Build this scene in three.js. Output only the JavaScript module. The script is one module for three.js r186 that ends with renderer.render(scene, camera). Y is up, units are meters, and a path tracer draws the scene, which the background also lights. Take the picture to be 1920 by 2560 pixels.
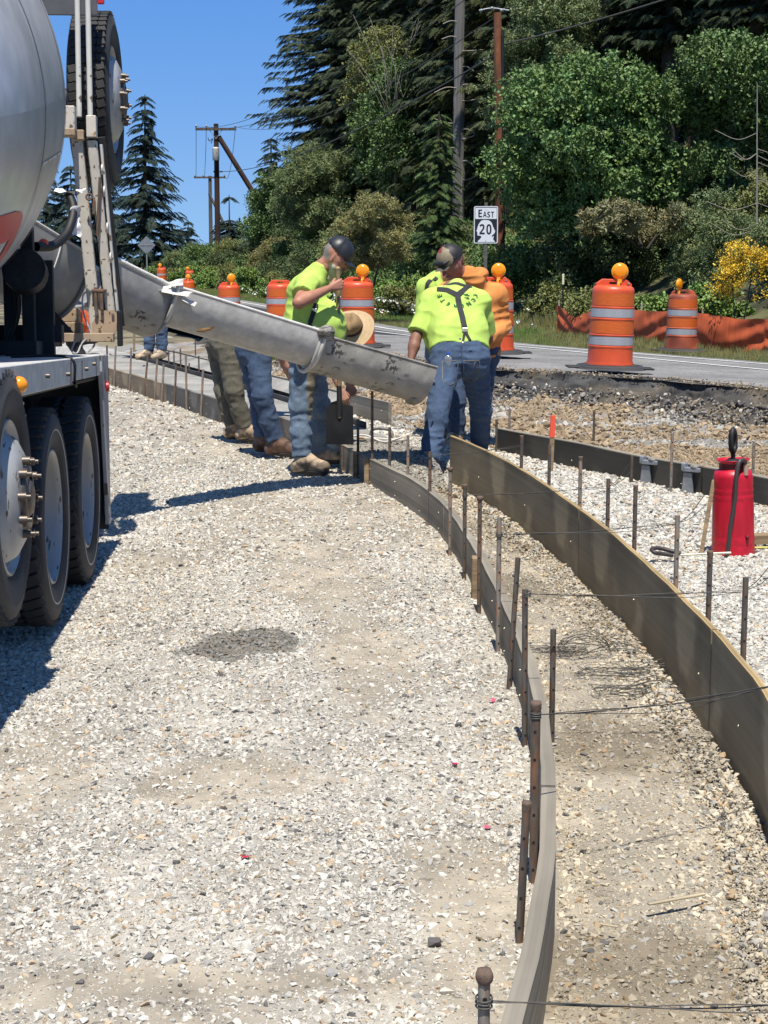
import * as THREE from 'three';
import { mergeGeometries } from 'three/addons/utils/BufferGeometryUtils.js';
import { ConvexGeometry } from 'three/addons/geometries/ConvexGeometry.js';
import { RoundedBoxGeometry } from 'three/addons/geometries/RoundedBoxGeometry.js';
import { FontLoader } from 'three/addons/loaders/FontLoader.js';
import { TextGeometry } from 'three/addons/geometries/TextGeometry.js';

// ---------------------------------------------------------------- camera, sky, sun, exposure
const scene = new THREE.Scene();
const camera = new THREE.PerspectiveCamera(34.36, 3 / 4, 0.05, 2000);
camera.position.set(0, 1.62, 0);
camera.rotation.x = -0.15101;
const renderer = new THREE.WebGLRenderer({ antialias: true });
renderer.toneMapping = THREE.LinearToneMapping;
renderer.toneMappingExposure = 1.38;
renderer.shadowMap.enabled = true;
{ // clear summer sky: pale at the horizon, deeper blue towards the zenith, the same all round
  const W = 256, Hh = 128, a = new Float32Array(W * Hh * 4);
  for (let j = 0; j < Hh; j++) {
    const el = ((j + 0.5) / Hh - 0.5) * Math.PI, e = Math.max(0, Math.sin(el));
    const t = Math.min(1, e / 0.22), q = t * (2 - t), m = Math.min(1, Math.max(0, (e - 0.1) / 0.9));
    const c = [[0.24, 0.08, 0.045], [0.42, 0.235, 0.11], [0.66, 0.59, 0.29]].map(([h, l, z]) => { const b = h + (l - h) * q; return b + (z - b) * m; });
    for (let i = 0; i < W; i++) { const k = (j * W + i) * 4; a[k] = c[0]; a[k + 1] = c[1]; a[k + 2] = c[2]; a[k + 3] = 1; }
  }
  const t = new THREE.DataTexture(a, W, Hh, THREE.RGBAFormat, THREE.FloatType);
  t.mapping = THREE.EquirectangularReflectionMapping; t.magFilter = t.minFilter = THREE.LinearFilter; t.needsUpdate = true;
  scene.background = t; scene.environment = t;
}
const sun = new THREE.DirectionalLight(new THREE.Color(1, 0.95, 0.86), 5);
sun.position.set(0.012 * 60, 60, 0.375 * 60 - 12); sun.target.position.set(0, 0, -12);
sun.castShadow = true; sun.shadow.mapSize.set(4096, 4096);
Object.assign(sun.shadow.camera, { left: -30, right: 30, top: 30, bottom: -30, near: 1, far: 140 });
scene.add(sun, sun.target);

// ---------------------------------------------------------------- helpers
function RNG(s) { return () => { s |= 0; s = s + 0x6D2B79F5 | 0; let t = Math.imul(s ^ s >>> 15, 1 | s); t = t + Math.imul(t ^ t >>> 7, 61 | t) ^ t; return ((t ^ t >>> 14) >>> 0) / 4294967296; }; }
const R = RNG(7);
const lerp = (a, b, t) => a + (b - a) * t, clamp = (x, a = 0, b = 1) => Math.min(b, Math.max(a, x));
const sm = (a, b, x) => { const t = clamp((x - a) / (b - a)); return t * t * (3 - 2 * t); };
function h3(x, y, z) { let n = Math.imul(x | 0, 374761393) + Math.imul(y | 0, 668265263) + Math.imul(z | 0, 1274126177); n = Math.imul(n ^ n >>> 13, 1274126177); return ((n ^ n >>> 16) >>> 0) / 4294967296; }
function n3(x, y, z) {
  const X = Math.floor(x), Y = Math.floor(y), Z = Math.floor(z); x -= X; y -= Y; z -= Z;
  const u = x * x * (3 - 2 * x), v = y * y * (3 - 2 * y), w = z * z * (3 - 2 * z);
  return lerp(lerp(lerp(h3(X, Y, Z), h3(X + 1, Y, Z), u), lerp(h3(X, Y + 1, Z), h3(X + 1, Y + 1, Z), u), v),
    lerp(lerp(h3(X, Y, Z + 1), h3(X + 1, Y, Z + 1), u), lerp(h3(X, Y + 1, Z + 1), h3(X + 1, Y + 1, Z + 1), u), v), w);
}
const fb = (x, y, z = 0, o = 4) => { let s = 0, a = 0.5, t = 0; for (let i = 0; i < o; i++) { s += a * n3(x, y, z + i * 7.3); t += a; a *= 0.5; x *= 2.03; y *= 2.03; z *= 2.03; } return s / t; };
const V = (x, y, z) => new THREE.Vector3(x, y, z);
const numbers = {};
function numbered(n) { const k = numbers[n] = (numbers[n] ?? -1) + 1; return k ? n + '_' + String(k).padStart(3, '0') : n; }
function tag(o, label, category, group, kind) {
  o.userData.label = label; if (category) o.userData.category = category;
  if (group) o.userData.group = group; if (kind) o.userData.kind = kind;
  return o;
}
function shadows(o) { o.castShadow = true; o.receiveShadow = true; return o; }
function thing(name, label, category, p = [0, 0, 0], turn = 0, group) {
  const g = new THREE.Group(); g.name = numbered(name); g.position.set(...p); g.rotation.y = turn; scene.add(g);
  return tag(g, label, category, group);
}
function norm(g) { g = g.index ? g.toNonIndexed() : g; for (const k of Object.keys(g.attributes)) if (!['position', 'normal', 'uv', 'color'].includes(k)) g.deleteAttribute(k); return g; }
function merge(a) {
  if (!Array.isArray(a)) return a; if (a.length === 1) return a[0];
  a = a.map(norm); const col = a.some(g => g.attributes.color), uv = a.every(g => g.attributes.uv);
  for (const g of a) { if (!uv && g.attributes.uv) g.deleteAttribute('uv'); if (col && !g.attributes.color) g.setAttribute('color', new THREE.BufferAttribute(new Float32Array(g.attributes.position.count * 3).fill(1), 3)); }
  return mergeGeometries(a);
}
function part(name, geo, mat, parent, label) {
  const m = shadows(new THREE.Mesh(merge(geo), mat)); m.name = name; if (label) m.userData.label = label;
  parent.add(m); return m;
}
function solo(name, geo, mat, label, category, group) { const m = part(numbered(name), geo, mat, scene); return tag(m, label, category, group); }
function struct(name, geo, mat, label) { const m = part(numbered(name), geo, mat, scene); m.userData.kind = 'structure'; if (label) m.userData.label = label; return m; }
// geometry pieces
function boxUV(g, s = 1) {
  g = norm(g); const p = g.attributes.position, uv = new Float32Array(p.count * 2);
  const a = V(), b = V(), c = V(), e = V(), f = V();
  for (let i = 0; i < p.count; i += 3) {
    a.fromBufferAttribute(p, i); b.fromBufferAttribute(p, i + 1); c.fromBufferAttribute(p, i + 2);
    e.subVectors(b, a); f.subVectors(c, a); e.cross(f); const x = Math.abs(e.x), y = Math.abs(e.y), z = Math.abs(e.z);
    [a, b, c].forEach((q, k) => { const [u, v] = y >= x && y >= z ? [q.x, q.z] : x >= z ? [q.z, q.y] : [q.x, q.y]; uv[(i + k) * 2] = u / s; uv[(i + k) * 2 + 1] = v / s; });
  }
  g.setAttribute('uv', new THREE.BufferAttribute(uv, 2)); return g;
}
function bx(w, h, d, x = 0, y = 0, z = 0, r = 0.006, rot) {
  const g = new RoundedBoxGeometry(w, h, d, 1, Math.min(r, w * 0.45, h * 0.45, d * 0.45)); if (rot) g.applyMatrix4(new THREE.Matrix4().makeRotationFromEuler(new THREE.Euler(...rot)));
  g.translate(x, y, z); return boxUV(g);
}
function bar(p, q, r1, r2 = r1, n = 10, cap = true) { // round bar from p to q
  p = V(...p); q = V(...q); const d = q.clone().sub(p), L = d.length();
  const g = new THREE.CylinderGeometry(r2, r1, L, n, 1, !cap); const uv = g.attributes.uv; for (let i = 0; i < uv.count; i++) uv.setXY(i, uv.getX(i) * 6.28 * r1, uv.getY(i) * L);
  g.translate(0, L / 2, 0); g.applyQuaternion(new THREE.Quaternion().setFromUnitVectors(V(0, 1, 0), d.normalize())); g.translate(p.x, p.y, p.z); return g;
}
function beam(p, q, w, h, up = [0, 1, 0], r = 0.004) { // rectangular bar from p to q, w across, h along up
  p = V(...p); q = V(...q); const d = q.clone().sub(p), L = d.length(); d.normalize();
  const x = V(...up).cross(d).normalize(), y = d.clone().cross(x);
  const g = boxUV(new RoundedBoxGeometry(w, h, L, 1, Math.min(r, w * .45, h * .45)));
  g.applyMatrix4(new THREE.Matrix4().makeBasis(x, y, d)); const m = p.clone().add(q).multiplyScalar(.5); g.translate(m.x, m.y, m.z); return g;
}
function tube(pts, r, n = 6, seg) { const c = new THREE.CatmullRomCurve3(pts.map(p => V(...p))); return new THREE.TubeGeometry(c, seg || Math.max(4, pts.length * 5), r, n); }
function lathe(pts, n = 32) { return new THREE.LatheGeometry(pts.map(p => new THREE.Vector2(p[0], p[1])), n); }
function rot(g, x, y, z) { g.applyMatrix4(new THREE.Matrix4().makeRotationFromEuler(new THREE.Euler(x, y, z))); return g; }
function mv(g, x, y, z) { g.translate(x, y, z); return g; }
function ball(r, x, y, z, sx = 1, sy = 1, sz = 1, d = 12) { const g = new THREE.SphereGeometry(r, d, Math.round(d * .7)); g.scale(sx, sy, sz); g.translate(x, y, z); return g; }
function jitter(g, amp, freq) { // push vertices by a noise of their place
  const p = g.attributes.position; for (let i = 0; i < p.count; i++) { const x = p.getX(i) * freq, y = p.getY(i) * freq, z = p.getZ(i) * freq; p.setXYZ(i, p.getX(i) + (n3(x, y, z) - .5) * amp, p.getY(i) + (n3(x + 31, y, z) - .5) * amp, p.getZ(i) + (n3(x, y + 57, z) - .5) * amp); }
  g.computeVertexNormals(); return g;
}
// ---------------------------------------------------------------- textures: grain and patches only
function tex(size, fn, srgb = true) {
  const a = new Uint8Array(size * size * 4);
  for (let j = 0; j < size; j++) for (let i = 0; i < size; i++) { const c = fn(i / size, j / size), k = (j * size + i) * 4; if (typeof c === 'number') a[k] = a[k + 1] = a[k + 2] = clamp(c) * 255; else { a[k] = clamp(c[0]) * 255; a[k + 1] = clamp(c[1]) * 255; a[k + 2] = clamp(c[2]) * 255; } a[k + 3] = 255; }
  const t = new THREE.DataTexture(a, size, size); t.wrapS = t.wrapT = THREE.RepeatWrapping; t.magFilter = THREE.LinearFilter; t.minFilter = THREE.LinearMipmapLinearFilter; t.generateMipmaps = true;
  if (srgb) t.colorSpace = THREE.SRGBColorSpace; t.needsUpdate = true; return t;
}
function tn(u, v, f, z = 0) { // tiling noise, f periods
  const x = u * f, y = v * f, X = Math.floor(x), Y = Math.floor(y); let a = x - X, b = y - Y; a = a * a * (3 - 2 * a); b = b * b * (3 - 2 * b);
  const m = i => ((i % f) + f) % f; return lerp(lerp(h3(m(X), m(Y), z), h3(m(X + 1), m(Y), z), a), lerp(h3(m(X), m(Y + 1), z), h3(m(X + 1), m(Y + 1), z), a), b);
}
const tf = (u, v, f, o = 4, z = 0) => { let s = 0, a = .5, t = 0; for (let i = 0; i < o; i++) { s += a * tn(u, v, f, z + i); t += a; a *= .5; f *= 2; } return s / t; };
const rep = (t, x, y = x) => { const c = t.clone(); c.repeat.set(x, y); c.needsUpdate = true; return c; };
const T = {
  grain: tex(256, (u, v) => .8 + .2 * tf(u, v, 16, 4)),
  blotch: tex(256, (u, v) => .55 + .45 * sm(.25, .75, tf(u, v, 4, 5))),
  dirt: tex(512, (u, v) => { const n = tf(u, v, 8, 6), s = tn(u, v, 128, 9); return .68 + .3 * n - (s > .86 ? .18 : 0) + (tn(u, v, 96, 4) > .88 ? .12 : 0); }),
  dirtB: tex(512, (u, v) => tf(u, v, 24, 5, 3), false),
  wood: tex(512, (u, v) => { const w = tn(u, v, 4, 2) * .03; const g = tf(u * 1, v + w, 2, 1) * 0 + .5 * tn((u * 1) % 1, (v + w) % 1, 64, 1); const s = tf(u, v, 4, 5, 5); let streak = 0; for (let f = 32, a = .5, i = 0; i < 3; i++, f *= 2, a *= .5) { const y = (v + w) * f, Y = Math.floor(y), b = y - Y; streak += a * lerp(h3(0, ((Y % f) + f) % f, i), h3(0, (((Y + 1) % f) + f) % f, i), b * b * (3 - 2 * b)); } return .5 + .32 * streak + .25 * s - .0 * g; }),
  ply: tex(512, (u, v) => { const n = tf(u, v, 3, 6, 8), d = sm(.42, .62, tf(u, v, 4, 5, 21)); let streak = 0; for (let f = 64, i = 0; i < 2; i++, f *= 2) { const y = v * f, Y = Math.floor(y), b = y - Y; streak += .5 * lerp(h3(0, ((Y % f) + f) % f, 40 + i), h3(0, (((Y + 1) % f) + f) % f, 40 + i), b); } const k = .45 + .3 * n + .12 * streak + .22 * d; return [k, k * .985, k * .95]; }),
  steel: tex(256, (u, v) => { const n = tf(u, v, 6, 5, 4), r = sm(.5, .7, tf(u, v, 5, 4, 11)); return [.5 + .3 * n + .12 * r, .5 + .3 * n - .02 * r, .5 + .3 * n - .1 * r]; }),
  paint: tex(512, (u, v) => { const n = tf(u, v, 5, 5, 6), r = sm(.66, .8, tf(u, v, 7, 5, 15)), s = sm(.72, .78, tf(u, v, 18, 3, 25)); const k = .8 + .2 * n; return [k - .25 * r - .4 * s, k - .42 * r - .45 * s, k - .6 * r - .5 * s]; }),
  weave: tex(128, (u, v) => .82 + .1 * Math.sin(u * 402) * Math.sin(v * 402) + .14 * (tf(u, v, 8, 3) - .5)),
  denim: tex(256, (u, v) => { const w = sm(.42, .7, tf(u, v, 3, 4, 3)); const k = .66 + .2 * tf(u, v, 40, 3, 8); return [k + .12 * w, k + .11 * w, k + .1 * w]; }),
  spatter: tex(512, (u, v) => { const s = sm(.6, .66, tf(u, v, 14, 4, 31)) * sm(.35, .6, tf(u, v, 3, 3, 33)), n = tf(u, v, 6, 5, 6); return .78 + .22 * n - .42 * s; }),
  asphalt: tex(512, (u, v) => .62 + .3 * tf(u, v, 6, 6, 2) + (tn(u, v, 200, 3) - .5) * .25),
  bark: tex(256, (u, v) => .45 + .5 * tf((u * 1) % 1, v, 4, 2) * (.4 + .6 * tn(u, v, 32, 5))),
  fine: tex(256, (u, v) => tf(u, v, 32, 4, 12), false),
};
const LIN = (r, g, b) => new THREE.Color().setRGB(r, g, b);
function mat(c, o = {}) {
  const { tile, bump, bumpScale, map, phys, ...rest } = o; const m = new (phys ? THREE.MeshPhysicalMaterial : THREE.MeshStandardMaterial)({ color: Array.isArray(c) ? LIN(...c) : c, roughness: .8, metalness: 0, side: THREE.DoubleSide, ...rest });
  if (map) m.map = tile ? rep(map, ...[].concat(tile)) : map;
  if (bump) { m.bumpMap = tile ? rep(bump, ...[].concat(tile)) : bump; m.bumpScale = bumpScale ?? .004; }
  return m;
}
const M = {
  board: mat([.42, .37, .285], { map: T.wood, tile: [.5, 1.6], bump: T.wood, bumpScale: .002, roughness: .85 }),
  boardDark: mat([.085, .08, .07], { map: T.ply, tile: [.6, 1.2], roughness: .7 }),
  boardTan: mat([.52, .40, .26], { map: T.ply, tile: [.6, 1], roughness: .85 }),
  pegWood: mat([.52, .36, .2], { map: T.wood, tile: [.6, 4], roughness: .8 }),
  ply: mat([.58, .48, .31], { map: T.ply, tile: [.55, .8], roughness: .72, bump: T.wood, bumpScale: .001 }),
  plyEdge: mat([.62, .44, .2], { map: T.wood, tile: [1, 8], roughness: .85 }),
  steel: mat([.3, .265, .225], { map: T.steel, tile: [8, 3], roughness: .6, metalness: .35 }),
  steelPale: mat([.55, .49, .41], { map: T.steel, tile: [8, 3], roughness: .75, metalness: .1 }),
  steelRust: mat([.3, .23, .175], { map: T.steel, tile: [8, 3], roughness: .8, metalness: .1 }),
  wire: mat([.085, .08, .072], { roughness: .6, metalness: .3 }),
  concrete: mat([.40, .38, .335], { map: T.dirt, tile: [.37, .61], roughness: .9 }),
  wet: mat([.33, .305, .255], { map: T.blotch, tile: 1.3, roughness: .65, bump: T.fine, bumpScale: .006 }),
  asphalt: mat([.33, .32, .30], { map: T.asphalt, tile: .35, roughness: .9, bump: T.fine, bumpScale: .003 }),
  line: mat([.78, .78, .75], { map: T.grain, tile: 2, roughness: .7 }),
  rubber: mat([.05, .049, .05], { map: T.blotch, tile: 2, roughness: .75, bump: T.fine, bumpScale: .001 }),
  rubberGrey: mat([.095, .09, .085], { map: T.blotch, tile: 2, roughness: .8 }),
  black: mat([.012, .012, .013], { map: T.blotch, tile: 2, roughness: .6 }),
  white: mat([.64, .62, .57], { map: T.paint, tile: 1.4, roughness: .5 }),
  whiteDirty: mat([.64, .59, .51], { map: T.paint, tile: 2.6, roughness: .65 }),
  rustPlate: mat([.45, .33, .22], { map: T.paint, tile: 3, roughness: .8 }),
  grey: mat([.42, .42, .42], { map: T.paint, tile: .7, roughness: .45 }),
  deck: mat([.66, .65, .62], { map: T.grain, tile: 1.2, roughness: .5 }),
  drum: mat([.6, .6, .6], { map: T.grain, tile: .6, roughness: .3, phys: true, clearcoat: .4, clearcoatRoughness: .3 }),
  red: mat([.5, .02, .03], { roughness: .35 }),
  rim: mat([.42, .415, .4], { map: T.paint, tile: 2, roughness: .35 }),
  steelBare: mat([.33, .31, .28], { map: T.steel, tile: 4, roughness: .45, metalness: .6 }),
  chute: mat([.58, .56, .52], { map: T.grain, tile: 1.5, roughness: .55, bump: T.fine, bumpScale: .001 }),
  chuteDirty: mat([.42, .395, .345], { map: T.spatter, tile: 2.4, roughness: .7, bump: T.blotch, bumpScale: .004 }),
  chuteEdge: mat([.72, .7, .65], { map: T.paint, tile: 3, roughness: .6 }),
  slop: mat([.3, .28, .25], { map: T.blotch, tile: 4, roughness: .85 }),
  orange: mat([.80, .105, .028], { map: T.grain, tile: 1, roughness: .42, phys: true, clearcoat: .15, clearcoatRoughness: .4 }),
  orangeSheet: mat([.78, .15, .02], { map: T.grain, tile: 2, roughness: .5 }),
  silver: mat([.62, .63, .65], { map: T.weave, tile: [6, 6], roughness: .4, metalness: .15 }),
  amber: mat([.9, .3, .0], { roughness: .22, phys: true, clearcoat: .6, emissive: 0x000000 }),
  amberCap: mat([.85, .42, .02], { roughness: .4 }),
  neon: mat([.66, .92, .17], { map: T.weave, tile: 2, roughness: .9 }),
  neonPrint: mat([.03, .13, .03], { roughness: .9 }),
  hood: mat([.95, .36, .09], { map: T.weave, tile: 2, roughness: .95 }),
  orangeTee: mat([.9, .14, .03], { map: T.weave, tile: 2, roughness: .9 }),
  denim: mat([.075, .125, .22], { map: T.denim, tile: 2.2, roughness: .95 }),
  denimLight: mat([.24, .33, .44], { map: T.denim, tile: 2.4, roughness: .95 }),
  denimDark: mat([.055, .09, .17], { map: T.denim, tile: 2, roughness: .95 }),
  olive: mat([.165, .15, .11], { map: T.denim, tile: 2, roughness: .95 }),
  khaki: mat([.36, .30, .20], { map: T.denim, tile: 3, roughness: .95 }),
  blackCloth: mat([.018, .018, .02], { map: T.weave, tile: 3, roughness: .85 }),
  strap: mat([.02, .021, .023], { roughness: .8 }),
  leather: mat([.52, .39, .26], { map: T.blotch, tile: 6, roughness: .75 }),
  leatherDark: mat([.20, .11, .07], { map: T.blotch, tile: 6, roughness: .7 }),
  sole: mat([.05, .045, .04], { roughness: .85 }),
  skin: mat([1, 1, 1], { vertexColors: true, roughness: .6, map: T.grain, tile: 3 }),
  cap: mat([.022, .023, .027], { map: T.grain, tile: 6, roughness: .45 }),
  straw: mat([.70, .50, .28], { map: T.weave, tile: 8, roughness: .85, bump: T.weave, bumpScale: .001 }),
  strawDark: mat([.42, .27, .13], { map: T.weave, tile: 8, roughness: .85 }),
  brass: mat([.8, .75, .55], { roughness: .3, metalness: .7 }),
  redTank: mat([.62, .008, .03], { map: T.grain, tile: 2, roughness: .4 }),
  redDark: mat([.12, .01, .012], { roughness: .5 }),
  hose: mat([.045, .035, .032], { roughness: .5 }),
  silt: mat([.88, .17, .05], { map: T.weave, tile: [3, 3], roughness: .8 }),
  signFace: mat([.72, .73, .74], { roughness: .4 }),
  signBlack: mat([.015, .016, .022], { roughness: .4 }),
  galv: mat([.34, .36, .39], { map: T.grain, tile: 2, roughness: .5, metalness: .4 }),
  poleRed: mat([.46, .17, .075], { map: T.bark, tile: [3, .35], roughness: .9, bump: T.bark, bumpScale: .01 }),
  poleDark: mat([.11, .052, .035], { map: T.bark, tile: [2, .3], roughness: .9 }),
  poleGrey: mat([.26, .2, .15], { map: T.bark, tile: [2, .3], roughness: .9 }),
  bark: mat([.12, .10, .085], { map: T.bark, tile: [3, .5], roughness: .95, bump: T.bark, bumpScale: .02 }),
  barkGrey: mat([.38, .355, .33], { map: T.bark, tile: [3, .4], roughness: .95, bump: T.bark, bumpScale: .02 }),
  twig: mat([.25, .23, .19], { roughness: .9 }),
  lightWood: mat([.74, .62, .42], { map: T.wood, tile: [2, 8], roughness: .8 }),
  plastic: mat([.8, .8, .82], { roughness: .5 }),
  pinkTape: mat([.8, .08, .16], { roughness: .5 }),
  pinkPaint: mat([.85, .1, .05], { roughness: .7 }),
  bottleBlue: mat([.03, .1, .5], { roughness: .4 }),
  bottle: mat([.8, .84, .88], { roughness: .1, phys: true, transmission: .8, thickness: 0 }),
};
// ---------------------------------------------------------------- plan of the place: each line gives x for a z
function line(pts) { // smooth curve through [z, x] with falling z
  const n = pts.length, s = pts.map((p, i) => { const a = pts[Math.max(0, i - 1)], b = pts[Math.min(n - 1, i + 1)]; return (b[1] - a[1]) / (b[0] - a[0]); });
  return z => {
    if (z >= pts[0][0]) return pts[0][1] + s[0] * (z - pts[0][0]);
    if (z <= pts[n - 1][0]) return pts[n - 1][1] + s[n - 1] * (z - pts[n - 1][0]);
    let i = 0; while (z < pts[i + 1][0]) i++;
    const [z0, x0] = pts[i], [z1, x1] = pts[i + 1], h = z1 - z0, t = (z - z0) / h, t2 = t * t, t3 = t2 * t;
    return (2 * t3 - 3 * t2 + 1) * x0 + (t3 - 2 * t2 + t) * h * s[i] + (-2 * t3 + 3 * t2) * x1 + (t3 - t2) * h * s[i + 1];
  };
}
const xN = line([[-1, -.12], [-2, .06], [-2.93, .24], [-3.53, .35], [-4.16, .43], [-5.1, .5], [-6.1, .525], [-7.57, .49], [-8.6, .44], [-9.7, .36], [-10.7, .21], [-11.65, -.02], [-12.7, -.28], [-13.9, -.58], [-15.2, -1.05], [-16.7, -1.64], [-18.1, -2.16], [-20, -2.9], [-22, -3.7], [-24.2, -4.6], [-28, -6.3]]);
const xF = line([[-1, .35], [-2.4, .7], [-3.4, .94], [-4.0, 1.04], [-4.66, 1.12], [-5.3, 1.135], [-6.0, 1.13], [-6.58, 1.115], [-7.52, 1.07], [-8.43, 1.0], [-9.83, .86], [-10.6, .75], [-11.9, .5], [-13.2, .12], [-15.5, -.55], [-17.9, -1.35], [-19.75, -1.98], [-21.6, -2.65], [-24.1, -3.55], [-28, -5.2]]);
const xT = line([[-6, 3.9], [-8.4, 3.1], [-9.5, 2.7], [-10.3, 2.41], [-10.8, 2.15], [-11.4, 1.83], [-12.3, 1.45], [-13.5, .88], [-15, .25], [-16.6, -.35], [-19, -1.2], [-21.5, -2.05], [-24, -2.95], [-28, -4.4]]);
const xR = line([[-5, 8.5], [-9, 6.6], [-13, 4.75], [-15.5, 3.75], [-16.9, 3.0], [-17.9, 2.1], [-18.85, 1.19], [-20.6, .3], [-22.7, -.6], [-27, -2.2], [-32.6, -3.8], [-38, -5.3], [-52, -9.2], [-75, -15], [-100, -23], [-140, -38]]);
const xG = line([[-5, 17], [-10, 13], [-15, 10], [-19, 7.6], [-23.2, 5.36], [-25.5, 4.05], [-28.7, 2.3], [-33, .9], [-38.9, -.5], [-53.5, -3.7], [-71, -7.9], [-92, -13.2], [-115, -20], [-150, -33]]);
const roadY = (x, z) => lerp(.39, .2, clamp((x - xR(z)) / Math.max(.1, xG(z) - xR(z))));
function workY(x, z) {
  const n = fb(x * 1.3 + 9, z * 1.3, 2, 3) - .5, f = fb(x * 7, z * 7, 5, 3) - .5, a = xN(z), b = xF(z), c = xT(z), r = xR(z);
  let y;
  if (x < a) y = -.17 * sm(-.45, -2, x) * sm(-14.5, -12.2, z) + .03 * n + .012 * f;
  else if (x < b) y = -.015 + .03 * n + .015 * f;
  else if (x < c + .1) y = -.015 + .02 * f + (.1 + .05 * sm(-16, -10, z) * n) * sm(b + .04, b + .2, x);
  else y = .04 + .1 * n * sm(c + .1, c + .4, x) + .07 * f + .14 * sm(r - 1.1, r - .35, x) * fb(x * 2.3, z * 2.3, 61, 3);
  return y - .9 * sm(r - .25, r + .15, x);
}
const bankY = (x, z) => { const q = (x - xG(z)) * .72; return .16 - .1 * sm(-.5, .1, q) + (3.1 * sm(1.4, 8.5, q) + .26 * Math.max(0, q - 7.5)) * (.12 + .88 * sm(-112, -85, z)) + .35 * (fb(x * .3, z * .3, 3, 3) - .5) * sm(1, 4, q); };

// ---------------------------------------------------------------- ground sheets
function grid(rows, cols, fn, colorFn, uvs = 1) {
  const pos = [], uv = [], col = [], idx = [];
  for (let i = 0; i <= rows; i++) for (let j = 0; j <= cols; j++) { const p = fn(i / rows, j / cols); pos.push(...p); uv.push(p[0] * uvs, p[2] * uvs); if (colorFn) col.push(...colorFn(...p)); }
  for (let i = 0; i < rows; i++) for (let j = 0; j < cols; j++) { const a = i * (cols + 1) + j, b = a + 1, c = a + cols + 1, d = c + 1; idx.push(a, b, c, b, d, c); }
  const g = new THREE.BufferGeometry(); g.setAttribute('position', new THREE.Float32BufferAttribute(pos, 3)); g.setAttribute('uv', new THREE.Float32BufferAttribute(uv, 2));
  if (colorFn) g.setAttribute('color', new THREE.Float32BufferAttribute(col, 3)); g.setIndex(idx); g.computeVertexNormals(); return g;
}
const soil = mat([1, 1, 1], { vertexColors: true, map: T.dirt, tile: 1.1, bump: T.dirtB, bumpScale: .012, roughness: .95 });
const mixc = (a, b, t) => a.map((v, i) => lerp(v, b[i], t));
const PALE = [.46, .43, .37], TAN = [.475, .41, .31], DAMP = [.17, .15, .115], BROWN = [.30, .225, .14], GREYR = [.38, .36, .325];
const PATCH = [[-.32, -8.9, .36, 2.1], [-.1, -6.6, .22, .9], [.2, -4.0, .22, .75], [-.5, -5.0, .55, .24], [-.3, -3.55, .6, .16], [-.9, -11.5, .5, .8], [-1.2, -15, 1.0, 1.2]];
const tanMask = (x, z) => { const n = fb(x * 2.6 + 3.4, z * 1.6, 11, 4) - .5; let m = sm(.5, .62, fb(x * 1.0 + 3.4, z * .42, 11, 4)) * .8; for (const [a, b, c, d] of PATCH) m = Math.max(m, sm(1.1, .55, Math.hypot((x - a) / c, (z - b) / d) + n * 1.6)); return m; };
function workColor(x, y, z) {
  const a = xN(z), b = xF(z), c = xT(z), n = fb(x * 2.2, z * 2.2, 17, 4), g = fb(x * 14, z * 14, 23, 2);
  let k;
  if (x < a) { k = mixc(PALE, TAN, .25 + .75 * tanMask(x, z)); const d = Math.hypot((x + .6) / .3, (z + 6.9) / .42), d2 = Math.hypot((x + 1.15) / .25, (z + 7.6) / .35); k = mixc(k, DAMP, .8 * sm(1, .55, d + (n - .5) * 1.1) + .5 * sm(1, .55, d2 + (n - .5) * 1.2)); }
  else if (x < b) k = mixc(mixc(TAN, PALE, .25), [.25, .2, .13], .75 * sm(.5, .66, fb(x * 1.8 + 40, z * 1.1, 29, 4)));
  else if (x < c) k = mixc(PALE, [.58, .57, .53], .5);
  else k = mixc(BROWN, GREYR, sm(.4, .6, n));
  return k.map(v => v * (.8 + .4 * g));
}
const zs = t => -1.1 * Math.pow(34 / 1.1, t);
struct('gravel_ground', grid(520, 300, (i, j) => { const z = zs(i), w = .42 * -z + 1.6, x = (j * 2 - 1) * w; return [x, workY(x, z), z]; }, workColor, .5), soil, 'pale crushed gravel ground of the work site');
struct('ground', grid(60, 60, (i, j) => { const f = t => Math.sign(t - .5) * Math.pow(Math.abs(t - .5) * 2, 2.2) * 900; return [f(j), -.55, f(i) - 40]; }), mat([.09, .1, .045], { map: T.blotch, tile: .05, roughness: 1 }));
struct('verge', grid(60, 20, (i, j) => { const z = lerp(-30, -180, i), r = xR(z) + .15; const x = r - 45 * Math.pow(1 - j, 2); return [x, .1 - .12 * sm(.5, 4, r - x) + .12 * (fb(x * .4, z * .4, 8, 3) - .5), z]; }), mat([.2, .17, .1], { map: T.blotch, tile: .3, roughness: 1 }), 'bare earth beside the far road');
struct('roadside_bank', grid(170, 60, (i, j) => { const z = -2 * Math.pow(110, i), x = xG(z) - .25 + 70 * Math.pow(j, 1.8); return [x, bankY(x, z), z]; }, (x, y, z) => { const g = fb(x * 1.5, z * 1.5, 3, 3); return mixc([.07, .085, .03], [.13, .115, .055], g); }), mat([1, 1, 1], { vertexColors: true, map: T.blotch, tile: .4, roughness: 1 }), 'overgrown bank rising beside the road');
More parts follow.
